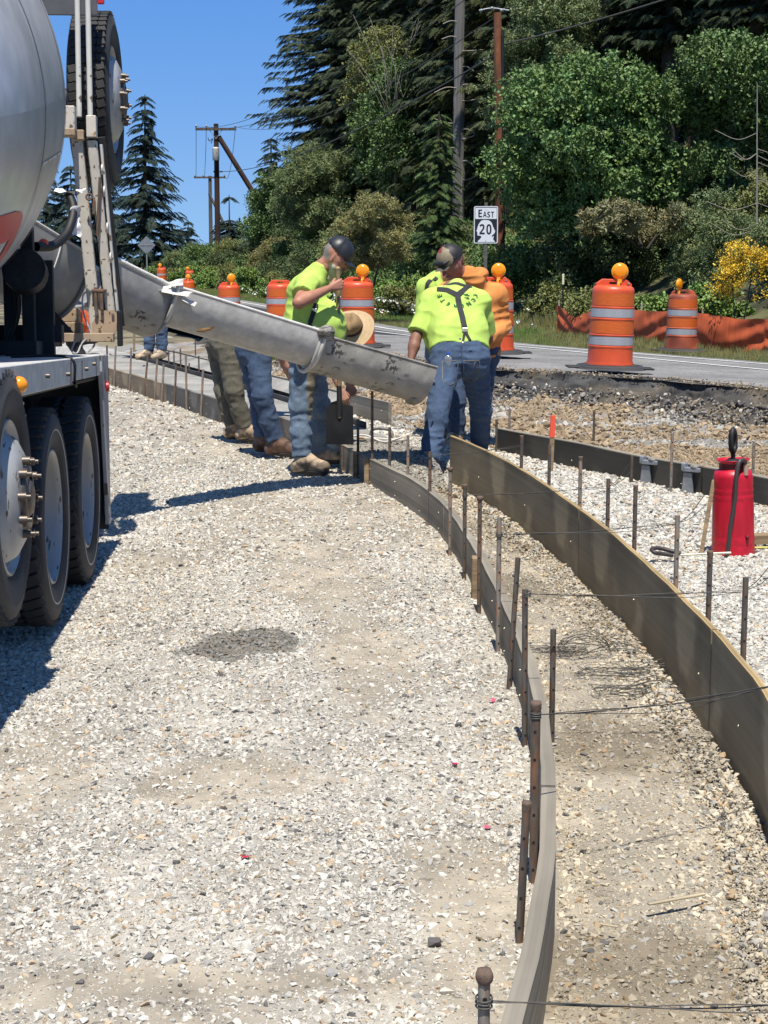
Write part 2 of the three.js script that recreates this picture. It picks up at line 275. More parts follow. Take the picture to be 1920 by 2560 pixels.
// road with its painted lines and a strip of newer asphalt
struct('road', grid(170, 14, (i, j) => { const z = -4 * Math.pow(40, i), a = xR(z), b = xG(z) + .1, x = lerp(a, b, j); const e = (fb(z * 3, 1, 4, 3) - .5) * .35 * (1 - j) * (1 - j); return [x + e, roadY(x, z) - (j === 0 ? .0 : 0), z]; }), M.asphalt, 'grey two-lane asphalt road');
function stripe(z0, z1, x0, x1, dy) { return grid(90, 2, (i, j) => { const z = lerp(z0, z1, Math.pow(i, 1.5)), x = xG(z) - lerp(x0(z), x1(z), j); return [x, roadY(x, z) + dy, z]; }); }
struct('edge_line', stripe(-14, -70, () => .55, () => .43, .008), M.line, 'white edge line by the grass');
struct('lane_line', stripe(-12, -95, z => 1.15 + .75 * sm(-29, -20, z) + .9 * sm(-29, -40, z), z => 1.03 + .75 * sm(-29, -20, z) + .9 * sm(-29, -40, z), .008), M.line, 'white line slanting across the road');
struct('asphalt_patch', stripe(-30.5, -58, () => .95, () => 1.7, .004), mat([.06, .06, .064], { map: T.asphalt, tile: .35, roughness: .9 }), 'strip of newer black asphalt');
// the excavated edge of the road: a rough broken face of asphalt and dark soil over pale stone
{
  const P = (s, q) => { // s along, q from road top (0) down (1)
    const z = lerp(-8, -30, s), r = xR(z), nx = .75, nz = .66; // towards the pit: -x and +z
    const big = fb(s * 60, q * 3, 3, 5) - .5, sml = fb(s * 150, q * 9, 7, 3) - .5;
    const run = .12 * q + 1.05 * Math.pow(q, 1.4) + .34 * big * sm(0, .3, q) + .09 * sml;
    const under = q > .28 && q < .5 ? -.1 * Math.sin((q - .28) / .22 * Math.PI) * sm(.45, .6, fb(s * 25, 1, 9, 2)) : 0;
    return [r + .06 - nx * (run + under), lerp(.395, -.1, Math.pow(q, .85)) + .07 * sml * sm(0, .1, q) + .05 * big * sm(.02, .2, q) + .02 * (1 - q), z + nz * (run + under) * .6];
  };
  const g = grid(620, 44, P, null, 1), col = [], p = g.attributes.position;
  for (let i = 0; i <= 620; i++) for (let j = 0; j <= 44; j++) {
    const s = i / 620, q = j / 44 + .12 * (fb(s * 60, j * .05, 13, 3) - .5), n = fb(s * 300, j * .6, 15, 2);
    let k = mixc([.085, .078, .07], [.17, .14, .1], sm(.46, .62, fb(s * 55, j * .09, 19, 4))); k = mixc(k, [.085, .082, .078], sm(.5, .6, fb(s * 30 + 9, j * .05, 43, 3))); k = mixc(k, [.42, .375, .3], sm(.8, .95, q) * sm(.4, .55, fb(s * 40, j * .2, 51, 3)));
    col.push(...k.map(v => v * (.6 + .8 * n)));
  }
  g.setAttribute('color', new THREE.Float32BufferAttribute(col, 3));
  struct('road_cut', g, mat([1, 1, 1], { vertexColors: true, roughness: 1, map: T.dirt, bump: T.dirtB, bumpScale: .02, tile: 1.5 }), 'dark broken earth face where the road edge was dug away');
}
// ---------------------------------------------------------------- loose stone
function rock(seed, n, flat = 1) { const r = RNG(seed), pts = []; for (let i = 0; i < n; i++) { const v = V(r() - .5, r() - .5, r() - .5).normalize().multiplyScalar(.8 + .2 * r()); v.y *= flat; pts.push(v); } const g = new ConvexGeometry(pts); g.deleteAttribute('uv'); return g; }
function scatter(name, label, geo, m, list, colFn, cat) {
  const I = shadows(new THREE.InstancedMesh(geo, m, list.length)); I.name = name; const o = new THREE.Object3D(), c = new THREE.Color();
  list.forEach(([x, y, z, s, f = .6, t = .35], i) => { o.position.set(x, y, z); o.rotation.set((R() - .5) * t * 3, R() * 6.28, (R() - .5) * t * 3); o.scale.set(s * (.75 + .5 * R()), s * f, s * (.75 + .5 * R())); o.updateMatrix(); I.setMatrixAt(i, o.matrix); I.setColorAt(i, c.setRGB(...colFn(x, y, z))); });
  scene.add(I); tag(I, label, cat, null, 'stuff'); return I;
}
const stoneMat = mat([1, 1, 1], { roughness: .92, flatShading: true });
const stoneTone = (base, spread) => { const r = R(), k = 1 + (R() - .5) * spread; if (r < .03) return [.1 * k, .095 * k, .09 * k]; if (r < .17) return [.33 * k, .315 * k, .285 * k]; if (r < .28) return [base[0] * .85 * k, base[1] * .7 * k, base[2] * .55 * k]; return base.map(v => v * k); };
{
  const yard = [[], [], []], trench = [[], []], isle = [[], []], rub = [[], []];
  const put = (z0, z1, per, s0, s1) => {
    const N = Math.round(per * (z0 - z1) * (.33 * -(z0 + z1) / 2 * 2 + 1.2)); // stones per square metre of the seen ground
    for (let i = 0; i < N; i++) {
      const u = R(), z = -Math.sqrt(lerp(z0 * z0, z1 * z1, u)), w = .30 * -z + .5, x = (R() * 2 - 1) * w, a = xN(z), b = xF(z), c = xT(z), r = xR(z);
      if (x > r - .3) continue; if (Math.abs(x - a) < .03 || Math.abs(x - b) < .025 || Math.abs(x - c) < .03) continue;
      if (x > a && x < b && z < -12.1) continue;
      const big = R(); let s = lerp(s0, s1, big * big * big); let y = workY(x, z);
      if (x < a) { const t = tanMask(x, z); if (R() < t * .8) { if (R() < .72) continue; s *= .55; } const clump = fb(x * 3, z * 3, 41, 2); if (R() > .35 + clump) s *= .55; yard[(R() * 3) | 0].push([x, y + s * .1, z, s, .68, .5]); }
      else if (x < b) { const t = sm(b - .34, b - .02, x) + .35 * sm(a + .22, a, x); if (R() > .3 + t) { if (R() < .6) continue; s *= .5; } trench[(R() * 2) | 0].push([x, y + s * .1 + (t > .5 ? .03 * sm(.5, 1, t) : 0), z, s, .65, .5]); }
      else if (x < c) isle[(R() * 2) | 0].push([x, y + s * .12, z, s * 1.15, .6, .5]);
      else rub[(R() * 2) | 0].push([x, y + s * .2, z, s * (.8 + 1.3 * R() * R()), .75, 1]);
    }
  };
  put(-2.6, -5, 7600, .0035, .0165); put(-2.6, -5, 9500, .0025, .006); put(-5, -9, 4800, .005, .018); put(-5, -9, 3200, .0035, .008); put(-9, -14, 2500, .009, .024); put(-14, -24, 480, .016, .038);
  const geos = [rock(1, 11), rock(2, 13), rock(3, 9)];
  yard.forEach((l, i) => scatter(['yard_gravel', 'yard_gravel_001', 'yard_gravel_002'][i], 'pale crushed stone spread over the yard beside the truck', geos[i], stoneMat, l, (x, y, z) => { const d = Math.hypot((x + .6) / .3, (z + 6.9) / .42) + (n3(x * 6, 0, z * 6) - .5); const t = stoneTone([.49, .462, .402], .34); return d < .75 ? t.map(v => v * .45) : t; }, 'gravel'));
  trench.forEach((l, i) => scatter(['trench_gravel', 'trench_gravel_001'][i], 'tan gravel on the floor between the curved form boards', geos[i], stoneMat, l, (x, y, z) => stoneTone(mixc([.45, .395, .3], [.3, .26, .195], sm(.5, .66, fb(x * 1.8 + 40, z * 1.1, 29, 4))), .5), 'gravel'));
  isle.forEach((l, i) => scatter(['island_gravel', 'island_gravel_001'][i], 'whitish gravel heaped between the plywood form and the dark form', geos[i + 1], stoneMat, l, () => stoneTone([.5, .475, .415], .4), 'gravel'));
  rub.forEach((l, i) => scatter(['rubble', 'rubble_001'][i], 'brown clods and grey rubble below the road cut', geos[i], stoneMat, l, (x, y, z) => { const n = fb(x * 1.2, z * 1.2, 33, 3), k = .6 + .7 * R(); return (n > .55 ? [.34, .32, .28] : [.30, .225, .14]).map(v => v * k); }, 'rubble'));
  // broken lumps on the cut face itself
  const face = []; for (let i = 0; i < 9000; i++) { const z = -9 - 17 * R(), q = .25 + .8 * R(), r = xR(z), run = .12 * q + 1.05 * Math.pow(q, 1.4); face.push([r + .04 - .75 * run + (R() - .5) * .12, lerp(.395, -.06, Math.pow(q, .85)) + (R() - .3) * .04, z + .4 * run, .012 + .035 * R() * R(), .8, 2]); }
  scatter('cut_face_stones', 'broken stones and lumps sticking out of the road cut', geos[0], stoneMat, face, (x, y, z) => { const k = .6 + .8 * R(), r = R(); return (r < .5 ? [.15, .137, .12] : r < .8 ? [.27, .215, .15] : [.4, .375, .325]).map(v => v * k); }, 'rubble');
  const crumbs = []; for (let i = 0; i < 2600; i++) { const z = -10 - 14 * R(); crumbs.push([xR(z) + (R() * R() * .7 - .05), .4 + .005 * R(), z, .008 + .022 * R() * R(), .7, 2]); }
  scatter('edge_crumbs', 'loose dirt crumbs along the broken road edge', geos[1], stoneMat, crumbs, () => { const k = .5 + .8 * R(); return [.29 * k, .23 * k, .16 * k]; }, 'rubble');
}
// single larger stones lying on the yard
[[.12, -3.78, .024, [.10, .09, .085]], [.34, -4.87, .018, [.55, .53, .47]], [-.33, -3.75, .02, [.6, .57, .5]], [-.12, -3.6, .018, [.3, .29, .27]], [.14, -3.5, .02, [.56, .51, .42]], [-.5, -3.65, .023, [.56, .54, .48]]].forEach(([x, z, s, c], i) => {
  const g = rock(60 + i, 16); g.scale(s, s * .6, s * 1.1); const o = solo('stone', g, mat(c, { roughness: .9 }), ['dark stone on the open gravel near the bottom', 'pale rounded stone close to the nearest stakes', 'cream pebble in the foreground gravel', 'grey pebble in the foreground gravel', 'pale stone beside the foreground form board', 'largest pale pebble of the foreground, at lower left'][i], 'stone'); o.position.set(x, workY(x, z) + s * .3, z); o.rotation.y = i;
});
// ---------------------------------------------------------------- form boards bent along the curves
function bent(fn, z0, z1, th, y0, y1, off = 0, lean = 0) { // a board standing on edge; off shifts it sideways
  const n = Math.max(6, Math.round(Math.abs(z1 - z0) / .16)), pos = [], uv = [], idx = []; let L = 0, pv;
  for (let i = 0; i <= n; i++) {
    const z = lerp(z0, z1, i / n), e = .02, dx = fn(z - e) - fn(z + e), nl = Math.hypot(dx, 2 * e), nx = 2 * e / nl, nz = dx / nl; // unit normal to the right of the line
    const x = fn(z); if (pv) L += Math.hypot(x - pv[0], z - pv[1]); pv = [x, z];
    const wob = .006 * Math.sin(i * 1.7) + .004 * (n3(z * 2, 1, 1) - .5), yy = .006 * (n3(z * 1.3, 4, 2) - .5);
    for (const [a, y, v] of [[-th / 2, y0, 0], [-th / 2, y1, y1 - y0], [th / 2, y1, y1 - y0 + th], [th / 2, y0, 2 * (y1 - y0) + th]]) { const o = off + a + wob * .3 + lean * (y - y0); pos.push(x + nx * o, y + yy, z + nz * o); uv.push(L, v); }
  }
  for (let i = 0; i < n; i++) for (let k = 0; k < 4; k++) { const a = i * 4 + k, b = i * 4 + (k + 1) % 4; idx.push(a, b, a + 4, b, b + 4, a + 4); }
  idx.push(0, 1, 2, 0, 2, 3); const m = n * 4; idx.push(m, m + 2, m + 1, m, m + 3, m + 2);
  let g = new THREE.BufferGeometry(); g.setAttribute('position', new THREE.Float32BufferAttribute(pos, 3)); g.setAttribute('uv', new THREE.Float32BufferAttribute(uv, 2)); g.setIndex(idx); g = g.toNonIndexed(); g.computeVertexNormals(); return g;
}
const along = (fn, z, off = 0) => { const e = .02, dx = fn(z - e) - fn(z + e), l = Math.hypot(dx, 2 * e); return [fn(z) + 2 * e / l * off, z + dx / l * off]; };
function formBoard(label, fn, z0, z1, th, y0, y1, off, mt, group, edge, pegs = []) {
  const [bx0, bz0] = along(fn, (z0 + z1) / 2, off), t = thing('form_board', label, 'form board', [bx0, 0, bz0], 0, group);
  const g = bent(fn, z0, z1, th, y0, edge ? y1 - .004 : y1, off); g.translate(-bx0, 0, -bz0); part('board', g, mt, t);
  if (edge) { const e = bent(fn, z0, z1, th + .002, y1 - .004, y1 + .004, off); e.translate(-bx0, 0, -bz0); part('top_edge', e, edge, t, 'raw yellowish plywood edge'); }
  for (const z of pegs) { const [x, zz] = along(fn, z, off - th / 2 - .014); part('cleat', bx(.036, y1 - y0 + .01, .075, x - bx0, (y0 + y1) / 2 - .005, zz - bz0), M.pegWood, t, 'fresh wooden cleat'); }
  // nail heads in pairs
  const nails = []; for (let z = z0 - .2; z > z1 + .1; z -= edge ? 1.3 : .7) for (const y of edge ? [.5] : [.3, .7]) { const [x, zz] = along(fn, z + .03, off - th / 2 - .004); nails.push(mv(new THREE.SphereGeometry(.004, 6, 4), x - bx0, lerp(y0, y1, y), zz - bz0)); }
  if (nails.length) part('nails', nails, M.brass, t).userData.kind = 'stuff';
  return t;
}
const NF = 'inner curved form boards between the gravel yard and the trench';
formBoard('grey form board in the bottom foreground, its top edge curving to the right', xN, -1.3, -4.35, .04, -.04, .2, 0, M.board, NF);
formBoard('grey form board on edge by the wire tangles, second from the bottom', xN, -4.37, -7.0, .04, -.04, .2, 0, M.board, NF);
formBoard('grey form board with a fresh wooden cleat, third from the bottom', xN, -7.02, -9.6, .04, -.04, .2, 0, M.board, NF, null, [-7.9]);
formBoard('grey form board just left of the boot of the stooping worker', xN, -9.62, -12.05, .04, -.04, .2, 0, M.board, NF, null, [-11.95]);
formBoard('form board in the shadow of the chute beside the square shovel', xN, -12.07, -14.2, .04, -.04, .2, 0, M.board, NF, null, [-12.3]);
formBoard('grey form board along the finished concrete behind the olive trousers', xN, -14.22, -18.9, .04, -.04, .22, 0, mat([.27, .255, .225], { map: T.ply, tile: [.6, 1], roughness: .85 }), NF);
formBoard('tan plywood form board along the finished concrete beside the mud flap', xN, -18.92, -24, .04, -.04, .22, 0, M.boardTan, NF);
const PF = 'tall plywood sheets of the outer curved form';
formBoard('bent plywood sheet with a yellow edge at the lower right corner', xF, -2.3, -5.55, .02, -.03, .36, 0, M.ply, PF, M.plyEdge);
formBoard('bent plywood sheet with a yellow edge in the middle of the curve', xF, -5.57, -8.35, .02, -.03, .36, 0, M.ply, PF, M.plyEdge);
formBoard('bent plywood sheet ending at the leg of the stooping worker', xF, -8.37, -11.95, .02, -.03, .36, 0, M.ply, PF, M.plyEdge);
const TF = 'dark stained form boards in front of the road cut';
formBoard('dark stained form board behind the red sprayer', xT, -8.2, -10.85, .045, 0, .27, 0, M.boardDark, TF, M.board);
formBoard('dark stained form board between the red sprayer and the two workers', xT, -10.87, -13.4, .045, 0, .27, 0, M.boardDark, TF, M.board);
formBoard('far form board beyond the poured concrete strip', xF, -14.2, -24, .03, 0, .24, 0, M.boardDark, 'far form boards');
formBoard('farthest form board left of the road cut', xT, -15.5, -26, .03, 0, .3, 0, M.board, 'far form boards');

// ---------------------------------------------------------------- poured concrete between the forms
{
  const t = thing('concrete_curb', 'freshly poured grey concrete strip between curved form boards', 'concrete', [xN(-16), 0, -16]);
  const b = V(xN(-16), 0, -16);
  const top = grid(260, 26, (i, j) => {
    const z = lerp(-13.2, -25, i), e = .02, x = lerp(xN(z) + .03, xF(z) - .03, j); return [x - b.x, .195 + .004 * (fb(x * 3, z * 3, 5, 3) - .5), z - b.z];
  }, null, 1);
  part('finished_surface', top, M.concrete, t, 'smooth trowelled surface');
  const f = (z, j) => { const e = sm(-11.45, -12.1, z + .45 * (j - .5) + .25 * (fb(j * 5, z * 3, 3, 2) - .5)); return lerp(-.06, .185, e) + .05 * (fb(j * 9, z * 9, 7, 3) - .5) * (1 - .7 * sm(-12.6, -13.3, z)) + .02 * (fb(j * 30, z * 30, 7, 2) - .5) * (1 - .8 * sm(-12.6, -13.3, z)); };
  const raw = grid(130, 60, (i, j) => { const z = lerp(-11.0, -13.25, i), x = lerp(xN(z) + .022, xF(z) - .02, j); return [x - b.x, f(z, j), z - b.z]; }, null, 1);
  part('fresh_edge', raw, M.wet, t, 'rough wet edge of the pour');
  const list = []; for (let i = 0; i < 3800; i++) { const z = lerp(-11.2, -13.0, R()), j = .04 + .92 * R(), y = f(z, j); if (y < .0) continue; list.push([lerp(xN(z) + .022, xF(z) - .02, j) - b.x, y + .002, z - b.z, .008 + .014 * R(), .8, 2]); }
  const I = shadows(new THREE.InstancedMesh(rock(5, 12), stoneMat, list.length)), o = new THREE.Object3D(); I.name = 'aggregate'; I.userData.kind = 'stuff';
  list.forEach(([x, y, z, s], i) => { o.position.set(x, y, z); o.rotation.set(R() * 6, R() * 6, R() * 6); o.scale.set(s, s * .7, s); o.updateMatrix(); I.setMatrixAt(i, o.matrix); const k = .7 + .5 * R(); I.setColorAt(i, new THREE.Color().setRGB(.27 * k, .25 * k, .21 * k)); }); t.add(I);
  const t2 = solo('concrete_strip', grid(90, 8, (i, j) => { const z = lerp(-16.5, -27, i), x = lerp(xF(z) + .3, xT(z) - .02, j); return [x, .2 + .08 * j, z]; }), M.concrete, 'second grey concrete strip beyond the far form boards', 'concrete');
}
// ---------------------------------------------------------------- steel stakes with holes, caps and tie wires
function holes(h, r) { const a = []; for (let y = .06; y < h - .03; y += .075) { const g = new THREE.CylinderGeometry(.0042, .0042, r * 2.06, 6); g.rotateX(Math.PI / 2); a.push(mv(g, 0, y, 0)); } return a; }
const stakeProto = {};
function stake(x, z, h, opt = {}) {
  const { r = .0102, m = M.steel, label = 'steel stake', group = 'steel form stakes', lx = 0, lz = 0, cap = 0, y = null, tip } = opt;
  const by = y ?? workY(x, z) - .02, t = thing('form_stake', label, 'stake', [x, by, z], R() * .6 - .3, group);
  const bottom = -.12; part('shaft', bar([0, bottom, 0], [0, h, 0], r, r, 12), m, t);
  if (-z < 13) part('holes', holes(h, r), M.black, t).userData.kind = 'stuff';
  if (cap) part('cap', jitter(lathe([[0, h + .012], [r * 1.2, h + .013], [r * (1 + (cap - 1) * .6), h + .006], [r * (1 + (cap - 1) * .6) * 1.02, h], [r * (1 + (cap - 1) * .5), h - .006], [r, h - .012]], 14), .003, 200), M.steelRust, t, 'hammered, mushroomed rusty head');
  if (tip) part('painted_tip', bar([0, h - .12, 0], [0, h + .002, 0], r * 1.12, r * 1.12, 8), tip, t);
  t.rotation.x = Math.atan(lz / h); t.rotation.z = -Math.atan(lx / h); t.updateMatrix(); return t;
}
const SG = 'steel stakes along the inner form';
[[.165, -2.58, .47, { m: M.steelPale, cap: 1.75, label: 'pale steel stake with a rusty mushroomed head at the bottom edge' }],
 [.325, -3.79, .36, { lx: .014, cap: 1.15, label: 'dark leaning steel stake beside the foreground board, second from the bottom' }],
 [.395, -4.18, .5, { m: M.steelRust, cap: 1.25, r: .0125, label: 'brown rusty stake where four wires begin, left of the wire tangles' }],
 [.475, -5.41, .56, { lx: -.006, label: 'tallest dark stake with rows of holes left of the wire tangles' }],
 [.575, -5.5, .42, { label: 'stake inside the trench touching the board, right of the tallest dark stake' }],
 [.475, -6.14, .53, { lx: .03, label: 'stake leaning to the right next above the tallest dark stake' }],
 [.475, -6.74, .59, { m: M.steelPale, label: 'pale upright stake, seventh from the bottom along the inner form' }],
 [.44, -7.52, .56, { m: M.steelRust, cap: 1.9, label: 'rusty stake with a flat nail-like head beside the wooden cleat' }],
 [.41, -8.31, .5, { cap: 1.3, label: 'stake ninth from the bottom along the inner form' }],
 [.365, -9.04, .5, { cap: 1.7, m: M.steelPale, label: 'stake with a flat head below the end of the plywood sheet' }],
 [.285, -10.19, .47, { m: M.steelRust, label: 'stake in front of the boot of the stooping worker' }],
 [.16, -11.0, .5, { m: M.steelPale, label: 'pale stake just left of the boot of the stooping worker' }],
 [.04, -11.55, .49, { label: 'dark stake standing before the shaded fresh concrete' }],
 [-.085, -11.89, .7, { m: M.steelRust, label: 'tall reddish stake rising to the underside of the chute end' }],
 [-.195, -12.35, .46, { m: M.black, label: 'short black stake right of the square shovel' }],
 [-.33, -12.75, .53, { m: M.steelPale, cap: 1.3, label: 'stake caked in concrete beside the square shovel blade' }]].forEach(([x, z, h, o]) => stake(x, z, h, { group: SG, ...o }));
const PG = 'steel stakes behind the plywood form';
[[.79, -2.62, .5, 'stake right of the plywood at the right picture edge, lowest'], [1.12, -4.6, .5, 'stake right of the plywood holding the four wires'], [1.195, -5.42, .565, 'stake with a bent wire end right of the plywood, nearest'], [1.19, -6.0, .54, 'second nearest stake right of the plywood'], [1.165, -6.55, .6, 'stake right of the plywood left of the red sprayer, third nearest'], [1.14, -7.5, .58, 'fourth nearest stake right of the plywood'], [1.09, -8.05, .55, 'fifth nearest stake right of the plywood'], [1.02, -8.62, .58, 'sixth nearest stake right of the plywood'], [.94, -9.45, .56, 'stake right of the plywood by the orange tipped lath'], [.83, -10.05, .54, 'stake right of the plywood nearest the stooping worker']].forEach(([x, z, h, label], i) => stake(x + .01, z, h + .01, { y: 0, label, group: PG, m: i % 3 === 1 ? M.steelPale : M.steel, cap: i % 2 ? 1.2 : 0 }));
[[1.08, -14.2, .3, 'short stake against the brown rubble left of the orange tipped lath'], [1.78, -14.0, .3, 'thin stake against the rubble in the middle of the pit'], [1.92, -10.98, .42, 'stake with a bracket at the dark form left of the sprayer'], [1.72, -11.4, .22, 'short stake with a bracket on the dark form'], [2.56, -11.4, .32, 'thin stake beyond the dark form right of the sprayer'], [.9, -13.2, .3, 'short stake by the left end of the dark form']].forEach(([x, z, h, label], i) => stake(x, z, h, { y: .06, label, group: 'stakes along the dark form', m: i % 2 ? M.steel : M.steelPale }));
// form brackets hung on the dark board
[[-11.35, 'steel form bracket hanging on the dark form board, left one'], [-10.95, 'steel form bracket hanging on the dark form board, next to the sprayer']].forEach(([z, label]) => {
  const [x, zz] = along(xT, z, -.05), t = thing('form_bracket', label, 'bracket', [x, .02, zz], -.7);
  part('plate', new THREE.ExtrudeGeometry(new THREE.Shape([[-.05, 0], [.05, 0], [.03, .2], [-.03, .2]].map(p => new THREE.Vector2(...p))), { depth: .012, bevelEnabled: false }), M.galv, t);
  part('clamp', [bx(.13, .03, .05, .03, .225, 0), bx(.03, .05, .05, -.03, .24, 0)], M.galv, t); part('splashes', jitter(ball(.022, .05, .245, .01, 1.4, .6, 1), .01, 60), M.slop, t);
});
const FG = 'stakes along the finished concrete';
[[-3.66, -21.69, .54], [-3.52, -21.36, .55, .036], [-3.25, -20.54, .57, .033], [-3.0, -19.84, .53, .06], [-2.8, -19.34, .5, .042], [-2.6, -19.02, .46, .032], [-2.39, -18.46, .49, .027], [-2.19, -17.94, .62], [-1.94, -17.35, .51, .032], [-1.68, -16.6, .44]].forEach(([x, z, h, lx = 0], i) => { const [ax] = along(xN, z, -.045); stake(ax, z, h, { lx, y: -.02, r: .012, m: i % 3 ? M.steelPale : M.steelRust, label: 'thin stake in the row before the finished concrete, number ' + ['one', 'two', 'three', 'four', 'five', 'six', 'seven', 'eight', 'nine', 'ten'][i] + ' from the mud flap', group: FG }); });
[[-3.01, -23.21, .36], [-2.87, -22.69, .4], [-2.72, -22.2, .45], [-2.57, -21.88, .28], [-2.39, -21.42, .4], [-2.12, -20.69, .34], [-3.52, -24.7, .52]].forEach(([x, z, h]) => stake(x, z, h, { y: 0, m: M.steel, label: 'dark stake behind the finished concrete strip', group: 'stakes on the far side of the concrete' }));
[[-2.86, -24.22, .36], [-2.73, -23.83, .38], [-3.24, -25.9, .34]].forEach(([x, z, h]) => stake(x + .3, z, h, { y: .05, m: M.steelRust, label: 'thin stake along the farthest form board', group: 'stakes along the farthest form' }));
// survey laths with painted tips
function lath(x, z, h, label, y0 = .05) { const t = thing('survey_lath', label, 'lath', [x, y0, z], .3); part('lath', bx(.036, h, .012, 0, h / 2 - .05, 0, .002), M.pegWood, t); part('painted_tip', bx(.038, .16, .014, 0, h - .13, 0, .002), M.pinkPaint, t, 'fluorescent orange painted tip'); t.rotation.z = -.03; }
lath(1.22, -12.04, .5, 'wooden lath with a fluorescent orange tip in the white gravel'); lath(.82, -13.3, .5, 'wooden lath with a red tip beside the leg of the stooping worker'); lath(-3.87, -25.7, .62, 'wooden lath with a pink tip behind the finished concrete', .1);
// tie wires drawn across the trench
function wires(p, q, n, sag, label, tail) {
  const t = thing('tie_wire', label, 'wire', p, 0, 'tie wires across the trench');
  for (let i = 0; i < n; i++) { const pts = []; for (let k = 0; k <= 8; k++) { const s = k / 8; pts.push([lerp(0, q[0] - p[0], s), lerp(0, q[1] - p[1], s) + (i - (n - 1) / 2) * .006 * Math.sin(s * 3.1 + i) - sag * Math.sin(s * Math.PI) * (.4 + .5 * i) + .004 * Math.sin(s * 9 + i * 2), lerp(0, q[2] - p[2], s) + .004 * Math.cos(s * 7 + i)]); } part('strand', tube(pts, .0012, 5, 24), M.wire, t); }
  part('wrap', [0, 1, 2].map(i => mv(rot(new THREE.TorusGeometry(.0135, .0018, 5, 14), Math.PI / 2 + .1 * i, 0, 0), 0, i * .007 - .007, 0)), M.wire, t);
  if (tail) { const d = [q[0] - p[0], q[1] - p[1], q[2] - p[2]]; part('loose_end', [tube([d, [d[0] + .05, d[1] + .02, d[2]], [d[0] + .11, d[1] + .08, d[2] + .01]], .0016, 5), tube([d, [d[0] + .04, d[1] + .03, d[2]], [d[0] + .1, d[1] + .12, d[2] + .02]], .0016, 5)], M.wire, t); }
}
wires([.165, .41, -2.58], [.79, .39, -2.62], 3, .008, 'wires from the mushroomed stake crossing the bottom right corner');
wires([.395, .45, -4.18], [1.12, .42, -4.6], 4, .012, 'four wires from the brown rusty stake to the plywood');
wires([.475, .52, -5.41], [1.2, .53, -5.42], 3, .01, 'wires from the tallest dark stake to the nearest plywood stake', true);
wires([.475, .5, -6.74], [1.18, .58, -6.55], 3, .012, 'wires across the trench left of the red sprayer', true);
wires([.41, .44, -8.31], [1.1, .52, -8.05], 2, .01, 'thin wires across the trench below the orange tipped lath', true);
wires([.285, .42, -10.19], [.84, .5, -10.05], 2, .01, 'thin wires reaching the plywood end by the stooping worker');
wires([-.33, .42, -12.75], [.35, .42, -12.6], 3, .01, 'wires above the fresh concrete by the square shovel');
wires([-3.52, .42, -21.36], [-2.72, .42, -22.2], 2, .01, 'wires behind the worker at the finished concrete');
wires([-2.8, .4, -19.34], [-2.39, .38, -21.42], 2, .01, 'wires over the finished concrete');
// tangles of tie wire lying on the trench floor
[[.70, -6.75, .15, 11, 'tight dark coil of tie wire beside the inner form'], [.83, -6.68, .12, 21, 'standing loop of tangled tie wire in the trench'], [.93, -6.4, .19, 31, 'flattened bundle of tie wire in the middle of the trench'], [.89, -6.1, .12, 41, 'small hooked bundle of tie wire nearest the camera']].forEach(([x, z, s, seed, label]) => {
  const r = RNG(seed), t = thing('wire_bundle', label, 'wire bundle', [x, workY(x, z), z]);
  for (let k = 0; k < 5; k++) { const pts = []; const a0 = (r() - .5) * .6; for (let i = 0; i < 12; i++) { const a = i / 12 * 6.28 * (1.2 + .6 * r()), e = .3 + .12 * r(); pts.push([s * Math.cos(a) * (.8 + .3 * r()) * Math.cos(a0) , .012 + .03 * r() + (seed === 21 ? .07 * Math.abs(Math.sin(a)) : 0), s * Math.sin(a) * e + a0 * .12]); } part('strand', tube(pts, .0011, 4, 48), M.wire, t); }
  if (seed !== 11) for (let k = 0; k < 3; k++) part('loose_end', tube([[0, .02, 0], [s * 1.2, .05 + .02 * r(), (r() - .5) * .1], [s * 2.1, .03, (r() - .3) * .2]], .0016, 4, 14), M.wire, t);
});
// scraps on the ground
{ const t = solo('wood_strip', bx(.17, .006, .012, 0, 0, 0, .002), M.lightWood, 'pale split wood strip on the trench floor', 'wood strip'); t.position.set(.745, .012, -4.02); t.rotation.y = .42;
  const u = solo('wood_chip', bx(.045, .004, .008, 0, 0, 0, .001), M.lightWood, 'tiny pale wood chip near the foreground board', 'wood chip'); u.position.set(.55, .012, -3.85); u.rotation.y = -.4;
  const lab = ['dark red plastic scrap in the lower left gravel', 'pink tape scrap on the gravel left of the stakes', 'red tape scrap on the gravel by the brown stake', 'red scrap next to the inner form board'];
  [[-.38, -4.34], [.23, -5.18], [.3, -4.6], [.40, -5.94]].forEach(([x, z], i) => { const g = jitter(new THREE.PlaneGeometry(.02, .014, 4, 3).rotateX(-Math.PI / 2), .012, 70); const s = solo('tape_scrap', g, i ? M.pinkTape : M.red, lab[i], 'scrap'); s.position.set(x, workY(x, z) + .013, z); s.rotation.y = i * 1.3; }); }
{ // wooden hand float left on the wet concrete
  const t = thing('concrete_float', 'long handled wooden float lying across the wet concrete', 'float', [-.02, .22, -13.05], -.5);
  part('blade', bx(.42, .02, .075, 0, 0, 0, .006), M.whiteDirty, t); part('handle', [tube([[-.1, .02, 0], [-.08, .07, 0], [.08, .07, 0], [.1, .02, 0]], .014, 8)], M.slop, t); part('rope', tube([[-.25, .01, .05], [-.1, .03, .08], [.08, -.01, .1], [.22, .03, .06]], .008, 6), M.chuteEdge, t);
}
